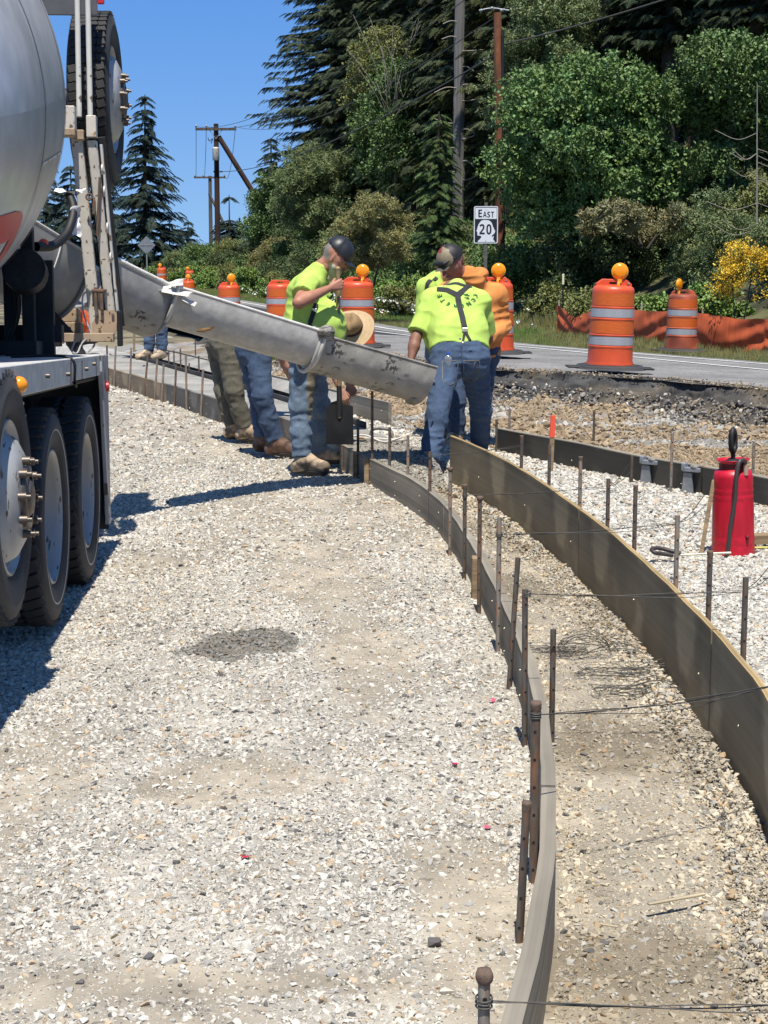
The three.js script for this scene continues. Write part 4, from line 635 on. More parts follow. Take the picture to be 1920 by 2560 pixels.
function handGeo(w, dir, palm, skin, grip = 1) { // hand from wrist along dir; palm: the way the palm faces; grip 0 open, 1 fist
  dir = nrm(dir); const sd = nrm(crs(dir, palm)), pm = nrm(crs(sd, dir)), P = (d, p, s) => add(add(add(w, dir, d), pm, p), sd, s), q = [cap(P(.01, 0, .012), P(.085, 0, .024), .02, .017, .012), cap(P(.01, 0, -.012), P(.08, 0, -.024), .02, .016, .012), cap(P(.01, 0, 0), P(.088, 0, 0), .02, .017, .012)];
  [[.03, .078, .045, .009], [.01, .085, .05, .0095], [-.011, .082, .046, .009], [-.03, .074, .036, .008]].forEach(([s, b, l, r]) => { const a = P(b, .0, s), ang = .35 + grip * .95, k1 = P(b + l * Math.cos(ang * .6), l * Math.sin(ang * .6), s), k2 = P(b + l * Math.cos(ang * .6) + l * .75 * Math.cos(ang * 1.9), l * Math.sin(ang * .6) + l * .75 * Math.sin(ang * 1.9), s * .95); q.push(cap(a, k1, r * 1.1, r, .004), cap(k1, k2, r, r * .8, .003)); });
  const t0 = P(.03, .012, .028), t1 = P(.062, .03, .046), t2 = P(.085, .046, .03 - grip * .02); q.push(cap(t0, t1, .013, .0105, .006), cap(t1, t2, .0105, .008, .004));
  return paint(mesher(q, .0045, .02), (x, y, z) => skin.map(v => v * (.92 + .15 * n3(x * 50, y * 50, z * 50))));
}
const folds = (amp, f = 16) => (x, y, z) => { const w = n3(x * f * .6 + 3, y * f * 1.5 + z * 4, z * f * .6), r = 1 - Math.abs(2 * w - 1); return -amp * (r * r - .45) - amp * .5 * (n3(x * f * 2.2, y * f * 2.2, z * f * 2.2) - .5); };
/* o: joints in metres (pel, che, nec, hea, face, up, sh/el/wr/hi/kn/an for [right, left], toe dirs) and clothing */
function person(label, o) {
  const base = [(o.an[0][0] + o.an[1][0]) / 2, 0, (o.an[0][2] + o.an[1][2]) / 2]; base[1] = Math.min(o.an[0][1], o.an[1][1]) - .085;
  const t = thing('person', label, 'person', base), B = g => g.translate(-base[0], -base[1], -base[2]), sk = o.skin || SKIN, s = o.size || 1, w = o.bulk || 1;
  const mid = C3(o.pel, o.che, .45), spine = nrm([o.che[0] - o.pel[0], o.che[1] - o.pel[1], o.che[2] - o.pel[2]]), shv = nrm([o.sh[1][0] - o.sh[0][0], o.sh[1][1] - o.sh[0][1], o.sh[1][2] - o.sh[0][2]]);
  const torso = (g, k, h0 = null) => { const st = h0 === null ? o.pel : add(o.pel, spine, h0), ct = h0 === null ? 0 : 1; const a = [cap(add(st, shv, -.075 * w), add(mid, shv, -.07 * w), (.115 + g) * w, (.115 + g) * w, k, ct), cap(add(st, shv, .075 * w), add(mid, shv, .07 * w), (.115 + g) * w, (.115 + g) * w, k, ct), cap(add(mid, shv, -.07 * w), add(o.che, shv, -.085 * w), (.12 + g) * w, (.105 + g) * w, k), cap(add(mid, shv, .07 * w), add(o.che, shv, .085 * w), (.12 + g) * w, (.105 + g) * w, k), cap(o.sh[0], o.sh[1], .068 + g, .068 + g, k), cap(o.che, o.nec, .09 + g, .06 + g, k)]; for (const b of o.belly || []) a.push(cap(b.slice(0, 3), b.slice(0, 3), b[3] + g, b[3] + g, .08)); return a; };
  // skin
  const q = torso(-.012, .06); q.push(cap(o.nec, add(o.nec, [o.hea[0] - o.nec[0], o.hea[1] - o.nec[1], o.hea[2] - o.nec[2]], .6), .06, .057, .03));
  for (const i of [0, 1]) { q.push(cap(o.sh[i], o.el[i], .052, .043, .03), cap(o.el[i], C3(o.el[i], o.wr[i], .35), .044, .045, .02), cap(C3(o.el[i], o.wr[i], .35), o.wr[i], .045, .027, .02), cap(o.hi[i], o.kn[i], .085, .055, .04), cap(o.kn[i], C3(o.kn[i], o.an[i], .4), .055, .056, .03), cap(C3(o.kn[i], o.an[i], .4), o.an[i], .056, .038, .03)); }
  const parts = [paint(mesher(q, .016), (x, y, z) => sk.map(v => v * (.9 + .18 * n3(x * 30, y * 30, z * 30))))];
  const H = headGeo(o.hea, o.face, o.up, s * 1.02, sk, o.hair, o.beard); parts.push(H.g);
  for (const i of [0, 1]) { const d = o.hand?.[i] || {}; parts.push(handGeo(o.wr[i], d.dir || [o.wr[i][0] - o.el[i][0], o.wr[i][1] - o.el[i][1], o.wr[i][2] - o.el[i][2]], d.palm || [-shv[0] * (i ? 1 : -1), -shv[1], -shv[2] * (i ? 1 : -1)], d.col || sk, d.grip ?? .5)); }
  const body = part('body', parts.map(B), M.skin, t);
  // shirt
  const sl = o.sleeve ?? .62, sh = torso(.016, .07, o.hem ?? -.05);
  for (const i of [0, 1]) { if (sl <= 1) sh.push(cap(o.sh[i], C3(o.sh[i], o.el[i], sl), .078, .082, .03, 2)); else sh.push(cap(o.sh[i], o.el[i], .076, .07, .03), cap(o.el[i], C3(o.el[i], o.wr[i], .95), .07, .055, .03, 2)); }
  for (const x of o.shirtExtra || []) sh.push(x);
  const shirt = part('shirt', B(mesher(sh, .011, .05, folds(o.fold ?? .012, 11))), o.shirt || M.neon, t, o.shirtLabel);
  // trousers
  const tr = []; for (const i of [0, 1]) { const kn = o.kn[i], an = o.an[i], hi = o.hi[i]; tr.push(cap(hi, kn, .108 * w, .08, .05), cap(kn, C3(kn, an, .5), .08, .077, .04), cap(C3(kn, an, .5), add(an, [0, .02, 0]), .077, .074, .03, 2)); }
  tr.push(cap(add(o.pel, shv, -.07 * w), add(o.pel, shv, .07 * w), .118 * w, .118 * w, .06), cap(add(o.pel, shv, -.07 * w), add(add(o.pel, shv, -.06 * w), spine, .07), .118 * w, .12 * w, .05), cap(add(o.pel, shv, .07 * w), add(add(o.pel, shv, .06 * w), spine, .07), .118 * w, .12 * w, .05));
  const pg = mesher(tr, .011, .05, folds(o.pfold ?? .012, 15)); if (o.pantsPaint) paint(pg, o.pantsPaint); const pants = part('trousers', B(pg), o.pants || M.denim, t, o.pantsLabel);
  // boots
  for (const i of [0, 1]) { const an = o.an[i], td = nrm(o.toe[i]); const heel = add(an, td, -.045), toe = add(an, td, .17); heel[1] = an[1] - .05; toe[1] = an[1] - .055 + (o.toe[i][1] || 0) * .12;
    const bm = part('boot', B(mesher([cap(an, add(an, [0, .06, 0]), .056, .058, .03), cap(heel, add(an, td, .05), .042, .05, .03), cap(add(an, td, .03), toe, .05, .042, .03), cap(add(heel, [0, 0, 0]), toe, .04, .042, .02)], .009)), o.boot || M.leather, t);
    const sole = B(mesher([cap(add(heel, [0, -.032, 0]), add(toe, [0, -.03, 0]), .026, .028, .02), cap(add(add(heel, td, .1), [0, -.032, 0]), add(toe, [0, -.03, 0]), .034, .034, .02)], .009)); part('sole', sole, M.sole, bm); }
  return { t, H, B, base, shv, spine, body, shirt, pants };
}
function ballCap(p, m, brimM, opt = {}) { // cap with a peak on head frame H
  const { H, t, B } = p, c = mesher([cap(H.P(-.02, .05, 0), H.P(.012, .048, 0), .108, .103, .02), cap(H.P(-.01, .075, 0), H.P(0, .075, 0), .095, .09, .02)], .008);
  const pos = c.attributes.position; const keep = []; const ix = c.index.array; const u = i => { const d = V(pos.getX(i), pos.getY(i), pos.getZ(i)).sub(V(...H.P(0, 0, 0))); return d.dot(V(...H.up)) + .25 * d.dot(V(...H.fwd)) * (opt.tilt ?? 1); };
  for (let i = 0; i < ix.length; i += 3) if (u(ix[i]) > .045 && u(ix[i + 1]) > .045 && u(ix[i + 2]) > .045) keep.push(ix[i], ix[i + 1], ix[i + 2]); c.setIndex(keep); if (opt.color) paint(c, opt.color(H));
  const crown = part('cap', B(c), opt.color ? M.skin : m, t, opt.label);
  const rows = 8, cols = 12, g = grid(rows, cols, (i, j) => { const a = (j - .5) * 2, f = .085 + .09 * i * (1 - .25 * a * a), r = a * (.078 - .012 * i), up = .05 - .02 * i - .02 * a * a - .25 * .0; return H.P(f - .03 * a * a, up, r); }); part('peak', B(g), brimM, crown); part('button', B(mv(new THREE.SphereGeometry(.008, 8, 6), ...H.P(-.005, .166, 0))), brimM, crown); return crown;
}
function ribbon(p, pts, w, nrmDir, m, name = 'suspender', th = .005) { // strap lying over points with given surface normals
  const pos = [], idx = [], uv = []; pts.forEach((q, i) => { const a = pts[Math.max(0, i - 1)], b = pts[Math.min(pts.length - 1, i + 1)], d = nrm([b[0] - a[0], b[1] - a[1], b[2] - a[2]]), n = nrm(Array.isArray(nrmDir[0]) ? nrmDir[i] : nrmDir), s = nrm(crs(d, n)); for (const [k, o] of [[-w / 2, 0], [w / 2, 0], [w / 2, th], [-w / 2, th]]) { const v = add(add(q, s, k), n, o); pos.push(...v); uv.push(i * .1, k); } });
  for (let i = 0; i < pts.length - 1; i++) for (let k = 0; k < 4; k++) { const a = i * 4 + k, b = i * 4 + (k + 1) % 4; idx.push(a, b, a + 4, b, b + 4, a + 4); }
  let g = new THREE.BufferGeometry(); g.setAttribute('position', new THREE.Float32BufferAttribute(pos, 3)); g.setAttribute('uv', new THREE.Float32BufferAttribute(uv, 2)); g.setIndex(idx); g = g.toNonIndexed(); g.computeVertexNormals(); return part(name, p.B(g), m, p.t);
}
// pull points onto the outside of a garment along a direction
const rayc = new THREE.Raycaster();
function onto(p, garment, q, dir, off = .004) { garment.updateWorldMatrix(true, false); const o = V(...q).addScaledVector(V(...nrm(dir)), .6); rayc.set(o, V(...nrm(dir)).negate()); const h = rayc.intersectObject(garment, false)[0]; return h ? add(h.point.toArray(), nrm(dir), off) : q; }
function strapOver(p, garment, q, dir, w, m, name) { const pts = []; for (let i = 0; i < q.length - 1; i++) for (let k = 0; k < 5; k++) pts.push(onto(p, garment, C3(q[i], q[i + 1], k / 5), dir)); pts.push(onto(p, garment, q[q.length - 1], dir)); return ribbon(p, pts, w, dir, m, name); }

// --- worker leaning on the square shovel
const m1 = person('worker in a neon shirt, black cap and grey beard leaning on a shovel', {
  pel: [-.585, .95, -12.6], che: [-.60, 1.37, -12.66], nec: [-.49, 1.535, -12.68], hea: [-.365, 1.635, -12.68], face: [.86, -.62, .12], up: [.62, .8, 0],
  sh: [[-.575, 1.44, -12.47], [-.545, 1.44, -12.88]], el: [[-.625, 1.31, -12.2], [-.45, 1.24, -12.98]], wr: [[-.40, 1.415, -12.42], [-.36, 1.08, -12.68]],
  hand: [{ dir: [.75, .25, -.25], palm: [.1, .1, -1], grip: 1 }, { dir: [.5, -.6, .6], palm: [.3, .1, .9], grip: 1, col: [.03, .03, .03] }],
  hi: [[-.6, .92, -12.5], [-.57, .91, -12.7]], kn: [[-.63, .53, -12.47], [-.5, .5, -12.78]], an: [[-.62, .125, -12.43], [-.53, .125, -12.95]], toe: [[.97, .05, .12], [.95, .25, .1]],
  belly: [[-.48, 1.14, -12.63, .175], [-.47, 1.02, -12.63, .14]], hair: HAIRG, beard: BEARD, pants: mat([1, 1, 1], { vertexColors: true, map: T.denim, tile: 2.4, roughness: .95 }), pantsPaint: (x, y, z) => { const n = n3(x * 9, y * 9, z * 9) - .5, k = sm(-.575, -.565, x + n * .02) * sm(.42, .45, y) * sm(-12.62, -12.6, z); return mixc([.23, .32, .43], [.36, .3, .2], k); }, bulk: 1.08, sleeve: .6, skin: [.48, .215, .135], fold: .01, shirtLabel: 'neon yellow-green short sleeved shirt', pantsLabel: 'faded light jeans with khaki patches' });
ballCap(m1, M.cap, M.cap, { label: 'black cap' });
strapOver(m1, m1.shirt, [[-.5, 1.3, -12.4], [-.535, 1.2, -12.4], [-.55, 1.16, -12.4]], [.1, 0, 1], .034, M.strap, 'suspender'); strapOver(m1, m1.shirt, [[-.55, 1.16, -12.4], [-.6, 1.05, -12.4], [-.64, .98, -12.4]], [.1, 0, 1], .022, M.strap, 'suspender'); strapOver(m1, m1.shirt, [[-.55, 1.16, -12.4], [-.545, 1.05, -12.4], [-.53, .97, -12.4]], [.1, 0, 1], .022, M.strap, 'suspender');
part('buckle', m1.B(bx(.038, .03, .008, ...onto(m1, m1.shirt, [-.52, 1.25, -12.4], [0, 0, 1], .008), .003)), M.brass, m1.t);
// --- stooping worker seen from behind, suspenders crossing in a Y
const m2 = person('stooping worker seen from behind in a printed neon shirt with black Y suspenders', {
  pel: [.585, .87, -12.78], che: [.555, 1.275, -13.08], nec: [.575, 1.40, -13.22], hea: [.55, 1.33, -13.42], face: [-.05, -.75, -.65], up: [0, .55, -.83],
  sh: [[.755, 1.30, -13.08], [.365, 1.305, -13.05]], el: [[.82, 1.0, -13.2], [.245, 1.02, -12.9]], wr: [[.64, .76, -13.22], [.205, .845, -12.8]], hand: [{ grip: .8 }, { dir: [-.05, -1, .1], grip: .7 }],
  hi: [[.695, .84, -12.83], [.47, .84, -12.74]], kn: [[.765, .45, -13.02], [.395, .46, -12.36]], an: [[.77, .135, -13.22], [.34, .12, -12.2]], toe: [[.1, 0, -1], [-.35, 0, -.95]],
  bulk: 1.12, sleeve: .85, pants: M.denim, pfold: .013, skin: [.29, .13, .08], boot: M.leather, fold: .009, hem: .065, shirtLabel: 'neon shirt with a ring of dark lettering on the back' });
{ const back = [0, .55, 1]; const Y = [.57, 1.335, -12.98];
  strapOver(m2, m2.shirt, [[.41, 1.385, -13.0], [.49, 1.375, -13.0], Y], back, .042, M.strap, 'suspender'); strapOver(m2, m2.shirt, [[.68, 1.425, -13.05], [.63, 1.385, -13.02], Y], back, .042, M.strap, 'suspender');
  strapOver(m2, m2.shirt, [Y, [.595, 1.2, -12.88], [.62, 1.06, -12.8]], back, .042, M.strap, 'suspender'); strapOver(m2, m2.shirt, [[.62, 1.06, -12.8], [.6, .975, -12.72]], back, .018, M.strap, 'suspender'); strapOver(m2, m2.shirt, [[.62, 1.06, -12.8], [.668, .98, -12.73]], back, .018, M.strap, 'suspender');
  strapOver(m2, m2.shirt, [[.5, 1.40, -13.15], [.575, 1.415, -13.12], [.66, 1.37, -13.05]], [0, .85, .5], .03, M.strap, 'suspender');
  for (const x of [.602, .668]) part('button', m2.B(mv(new THREE.SphereGeometry(.011, 10, 8), ...onto(m2, m2.shirt, [x, .98, -12.72], back, .008))), M.brass, m2.t);
  part('slider', m2.B(bx(.046, .03, .01, ...onto(m2, m2.shirt, [.62, 1.06, -12.8], back, .01), .003)), M.brass, m2.t);
  // ring of letters printed on the back
  const font = await new FontLoader().loadAsync('fonts/droid/droid_sans_bold.typeface.json'); const ring = (txt, cx, cy, r, a0, a1, size, flip) => { const n = txt.length, out = []; [...txt].forEach((ch, i) => { if (ch === ' ') return; const a = lerp(a0, a1, n === 1 ? .5 : i / (n - 1)), x = cx + r * Math.cos(a), y = cy + r * Math.sin(a) * .72; const g = new TextGeometry(ch, { font, size, depth: .002, curveSegments: 3 }); g.computeBoundingBox(); const b = g.boundingBox; g.translate(-(b.max.x + b.min.x) / 2, -(b.max.y + b.min.y) / 2, 0); g.rotateZ(a + (flip ? Math.PI / 2 : -Math.PI / 2)); const q = onto(m2, m2.shirt, [x, y, -13.03 + (1.36 - y) * .6], back, .003); g.rotateX(-.5); out.push(m2.B(g.translate(...q))); }); return out; };
  const L = ring('CONCRETE', .57, 1.335, .14, -.1, -Math.PI + .2, .036, false); L.forEach(g => part('print', g, M.neonPrint, m2.t)); const L2 = [...ring('--------', .57, 1.34, .14, Math.PI * .78, Math.PI * .12, .026, false)]; part('print', merge(L2), M.neonPrint, m2.t);
  const lg = []; for (const [x, y, w] of [[.635, 1.365, .035], [.645, 1.352, .04], [.64, 1.33, .035], [.65, 1.318, .025]]) lg.push(m2.B(rot(bx(w, .007, .002, 0, 0, 0, .0005), -.5, 0, .1).translate(...onto(m2, m2.shirt, [x, y, -12.95], back, .003)))); part('print', lg, M.neonPrint, m2.t);
  // back pockets with seams, water bottle, key cord
  const pk = (x, y) => onto(m2, m2.pants, [x, y, -12.7], [0, 0, 1], .002);
  for (const x0 of [.5, .665]) { const pts = [[x0 - .06, .86], [x0 - .055, .72], [x0, .69], [x0 + .055, .72], [x0 + .06, .86], [x0 - .06, .86]]; part('pocket_seam', m2.B(tube(pts.flatMap(([a, b], i) => i ? [C3([...pts[i - 1], 0], [a, b, 0], .5).slice(0, 2), [a, b]] : [[a, b]]).map(([a, b]) => pk(a, b)), .0025, 5, 40)), M.khaki, m2.pants); }
  part('belt_loop', m2.B(bx(.016, .06, .01, ...pk(.59, .95), .003)), M.denim, m2.pants); part('centre_seam', m2.B(tube([.95, .9, .84, .77, .7].map(y => pk(.59 + (.95 - y) * .05, y)), .003, 5)), M.denimDark, m2.pants);
  const bo = thing('water_bottle', 'clear water bottle with a blue cap in the back pocket of the stooping worker', 'bottle', pk(.487, .87)); part('flask', mv(lathe([[0, -.08], [.028, -.08], [.03, .0], [.028, .02], [.012, .035], [.012, .04]], 16), 0, 0, .01), M.bottle, bo); part('lid', bar([0, .036, .01], [0, .056, .01], .014), M.bottleBlue, bo);
  part('cord', m2.B(tube([pk(.7, .86), pk(.685, .82), pk(.665, .76)], .003, 5)), M.khaki, m2.t); }
// --- man in the orange hooded sweatshirt
const m3 = person('worker in an orange hooded sweatshirt and patched cap behind the stooping worker', {
  pel: [.76, .86, -13.98], che: [.755, 1.29, -13.98], nec: [.69, 1.46, -13.93], hea: [.56, 1.585, -13.8], face: [-.7, -.5, .55], up: [-.3, .9, .2],
  sh: [[.53, 1.35, -14.1], [.955, 1.335, -13.95]], el: [[.45, 1.06, -13.97], [.995, 1.06, -13.97]], wr: [[.54, .9, -13.65], [.86, 1.0, -13.66]], hi: [[.66, .82, -14.02], [.84, .82, -13.96]], kn: [[.6, .45, -13.88], [.82, .45, -13.88]], an: [[.61, .14, -13.9], [.8, .14, -13.9]], toe: [[-.5, 0, .8], [-.3, 0, .9]],
  sleeve: 2, shirt: M.hood, pants: M.denim, bulk: 1.1, skin: [.42, .17, .12], hair: [.1, .06, .04], fold: .013, shirtLabel: 'orange hooded sweatshirt', shirtExtra: [cap([.66, 1.47, -13.98], [.75, 1.44, -13.86], .085, .09, .05), cap([.7, 1.5, -13.85], [.76, 1.42, -13.95], .07, .09, .05)] });
{ const ring = [], N = [.69, 1.46, -13.93]; for (let i = 0; i < 9; i++) { const f = a => [N[0] + .115 * Math.cos(a) + .02, N[1] + .01 + .045 * Math.cos(a) + .02 * Math.sin(a), N[2] - .12 * Math.sin(a)]; const a = -.9 + i * .42; ring.push(cap(f(a), f(a + .42), .036, .036, .03)); } ring.push(cap([.76, 1.43, -14.02], [.8, 1.33, -14.06], .07, .05, .05)); part('hood', m3.B(mesher(ring, .01, .05, folds(.012, 16))), M.hood, m3.shirt, 'hood lying around the neck'); }
ballCap(m3, M.cap, M.olive, { label: 'patched cap of red, tan and black cloth', color: H => (x, y, z) => { const d = [x - H.P(0, 0, 0)[0], y - H.P(0, 0, 0)[1], z - H.P(0, 0, 0)[2]], f = d[0] * H.fwd[0] + d[1] * H.fwd[1] + d[2] * H.fwd[2], r = d[0] * H.sd[0] + d[1] * H.sd[1] + d[2] * H.sd[2], n = n3(x * 22, y * 22, z * 22) - .5; if (f + r * .6 + n * .05 < -.01) return [.02, .018, .02]; if (r + n * .04 > -.01 && d[1] > .09) return [.3, .05, .035]; return [.3, .24, .15]; } });
{ const H = m3.H; part('sunglasses', m3.B(mesher([cap(H.P(.107, .062, .05), H.P(.107, .062, -.05), .02, .02, .01), cap(H.P(.107, .062, .05), H.P(.02, .07, .1), .012, .006, .01), cap(H.P(.107, .062, -.05), H.P(.02, .07, -.1), .012, .006, .01)], .006)), M.black, m3.t, 'sunglasses worn on the cap'); }
// --- fourth worker mostly hidden behind the two
const m4 = person('worker in a neon shirt half hidden behind the hooded man', {
  pel: [.5, .84, -14.5], che: [.43, 1.31, -14.42], nec: [.46, 1.46, -14.4], hea: [.575, 1.5, -14.38], face: [.7, -.7, .1], up: [.6, .7, 0],
  sh: [[.36, 1.385, -14.22], [.41, 1.39, -14.62]], el: [[.34, 1.1, -14.15], [.5, 1.02, -14.6]], wr: [[.6, .85, -14.2], [.68, .85, -14.5]], hi: [[.48, .8, -14.4], [.52, .8, -14.6]], kn: [[.5, .45, -14.35], [.54, .45, -14.6]], an: [[.48, .14, -14.35], [.52, .14, -14.6]], toe: [[1, 0, .1], [1, 0, .1]], pants: M.denimLight, sleeve: .75, hair: [.1, .07, .05], fold: .01 });
strapOver(m4, m4.shirt, [[.44, 1.49, -14.25], [.37, 1.42, -14.15], [.34, 1.3, -14.1]], [-.2, .25, 1], .03, M.strap, 'suspender');
// --- worker in the straw hat bending behind the chute
const m5 = person('worker in blue jeans and a straw hat bending behind the chute', {
  pel: [-1.1, .9, -13.82], che: [-.67, 1.05, -14.0], nec: [-.5, 1.06, -14.02], hea: [-.33, 1.0, -13.96], face: [.3, -.85, .45], up: [.25, .55, .75],
  sh: [[-.60, 1.0, -13.83], [-.62, 1.06, -14.2]], el: [[-.45, .78, -13.85], [-.42, .82, -14.2]], wr: [[-.36, .55, -13.8], [-.3, .58, -14.1]], hi: [[-1.04, .85, -13.7], [-1.13, .85, -13.92]], kn: [[-1.0, .52, -13.58], [-1.05, .48, -13.88]], an: [[-.9, .13, -13.6], [-1.02, .13, -13.86]], toe: [[.95, 0, .15], [.9, 0, .1]], hem: .13, pants: M.denim, boot: M.leatherDark, pfold: .013, bulk: 1.0, hair: [.1, .08, .06] });
{ const H = m5.H, hat = new THREE.Group(); const q = new THREE.Quaternion().setFromUnitVectors(V(0, 1, 0), V(-.1, .62, .78).normalize()), c = V(...H.P(0, .085, 0)).add(V(.03, .02, .04)); const place = g => m5.B(g.applyQuaternion(q).translate(c.x, c.y, c.z));
  const brim = lathe([[.095, 0], [.12, -.008], [.16, -.014], [.195, -.004], [.2, .0], [.195, .002], [.16, -.008], [.12, -.002], [.095, .006]], 48); { const p = brim.attributes.position; for (let i = 0; i < p.count; i++) { const r = Math.hypot(p.getX(i), p.getZ(i)), a = Math.atan2(p.getZ(i), p.getX(i)); p.setY(i, p.getY(i) + .022 * Math.cos(2 * a) * (r / .2) ** 2 - .012 * (r / .2) ** 2); } brim.computeVertexNormals(); }
  const crown = lathe([[.098, 0], [.1, .03], [.094, .075], [.083, .105], [.06, .122], [.03, .118], [0, .108]], 40); { const p = crown.attributes.position; for (let i = 0; i < p.count; i++) { const y = p.getY(i), k = sm(.06, .11, y); p.setX(i, p.getX(i) * (1 - .16 * k)); if (Math.abs(p.getX(i)) < .035) p.setY(i, y - .024 * k * (1 - Math.abs(p.getX(i)) / .035)); } crown.computeVertexNormals(); }
  const b = part('straw_hat', place(brim), M.straw, m5.t, 'wide brimmed tan straw hat'); part('crown', place(crown), M.strawDark, b); part('hat_band', place(lathe([[.101, .004], [.103, .012], [.102, .032], [.099, .034]], 40)), M.blackCloth, b); }
// --- worker in olive trousers
person('worker in olive trousers bending behind the chute', {
  pel: [-1.44, .88, -14.92], che: [-1.08, 1.0, -15.2], nec: [-.94, 1.0, -15.32], hea: [-.82, .9, -15.4], face: [.4, -.9, -.1], up: [.8, .3, -.3],
  sh: [[-1.02, .98, -15.05], [-1.1, 1.0, -15.4]], el: [[-.9, .75, -15.1], [-.95, .75, -15.4]], wr: [[-.8, .5, -15.1], [-.85, .5, -15.4]], hi: [[-1.39, .84, -14.8], [-1.5, .84, -15.02]], kn: [[-1.33, .47, -14.68], [-1.44, .46, -14.9]], an: [[-1.24, .13, -14.68], [-1.36, .13, -14.86]], toe: [[.9, 0, .1], [.9, 0, -.2]], pants: M.olive, shirt: M.khaki, pfold: .011, hair: [.1, .08, .06] });
// --- far workers
person('worker in jeans bending on the far side of the finished concrete', {
  pel: [-3.3, .98, -24.15], che: [-3.58, 1.12, -24.2], nec: [-3.68, 1.1, -24.2], hea: [-3.74, 1.0, -24.18], face: [-.3, -.9, .2], up: [-.8, .4, 0],
  sh: [[-3.6, 1.08, -24.35], [-3.6, 1.1, -24.0]], el: [[-3.6, .9, -24.3], [-3.58, .92, -23.98]], wr: [[-3.57, .7, -24.2], [-3.55, .74, -23.95]], hi: [[-3.36, .93, -24.2], [-3.24, .93, -24.1]], kn: [[-3.4, .6, -24.15], [-3.22, .6, -24.1]], an: [[-3.41, .29, -24.1], [-3.21, .29, -24.05]], toe: [[-.8, 0, .5], [-.6, 0, .7]], pants: M.denim, hair: [.1, .08, .06] });
person('crouching worker in an orange shirt behind the truck tail', {
  pel: [-4.05, .62, -23.15], che: [-4.3, 1.0, -23.05], nec: [-4.4, 1.1, -23.0], hea: [-4.48, 1.2, -22.95], face: [-.6, -.6, .5], up: [-.4, .8, .1],
  sh: [[-4.3, 1.06, -23.2], [-4.24, 1.04, -22.85]], el: [[-4.35, .8, -23.2], [-4.2, .8, -22.8]], wr: [[-4.45, .6, -23.1], [-4.35, .6, -22.8]], hi: [[-4.05, .6, -23.25], [-4.03, .6, -23.05]], kn: [[-4.35, .5, -23.2], [-4.3, .5, -22.95]], an: [[-4.15, .15, -23.2], [-4.1, .15, -22.95]], toe: [[-1, 0, .2], [-1, 0, .2]], pants: M.blackCloth, shirt: M.orangeTee, hair: [.03, .025, .02] });
// --- square shovel held by the bearded worker
{ const t = thing('square_shovel', 'square shovel with a pale wooden handle held upright by the bearded worker', 'shovel', [-.335, .26, -12.47]);
  part('handle', bar([0, .18, 0], [-.012, 1.295, -.11], .0175, .0165, 14), mat([.46, .33, .16], { map: T.wood, tile: [4, .6], roughness: .6 }), t); part('grip_end', mv(new THREE.SphereGeometry(.0195, 14, 10), -.012, 1.295, -.11), mat([.3, .22, .1], { roughness: .6 }), t);
  part('socket', bar([0, .2, 0], [-.003, .42, -.02], .024, .019, 14), M.black, t); const s = new THREE.Shape([[-.1, .27], [-.035, .285], [0, .24], [.035, .285], [.1, .27], [.105, -.02], [-.105, -.02]].map(p => new THREE.Vector2(...p))); part('blade', jitter(new THREE.ExtrudeGeometry(s, { depth: .004, bevelEnabled: false, steps: 1 }), .006, 9), M.black, t, 'dark steel blade'); }
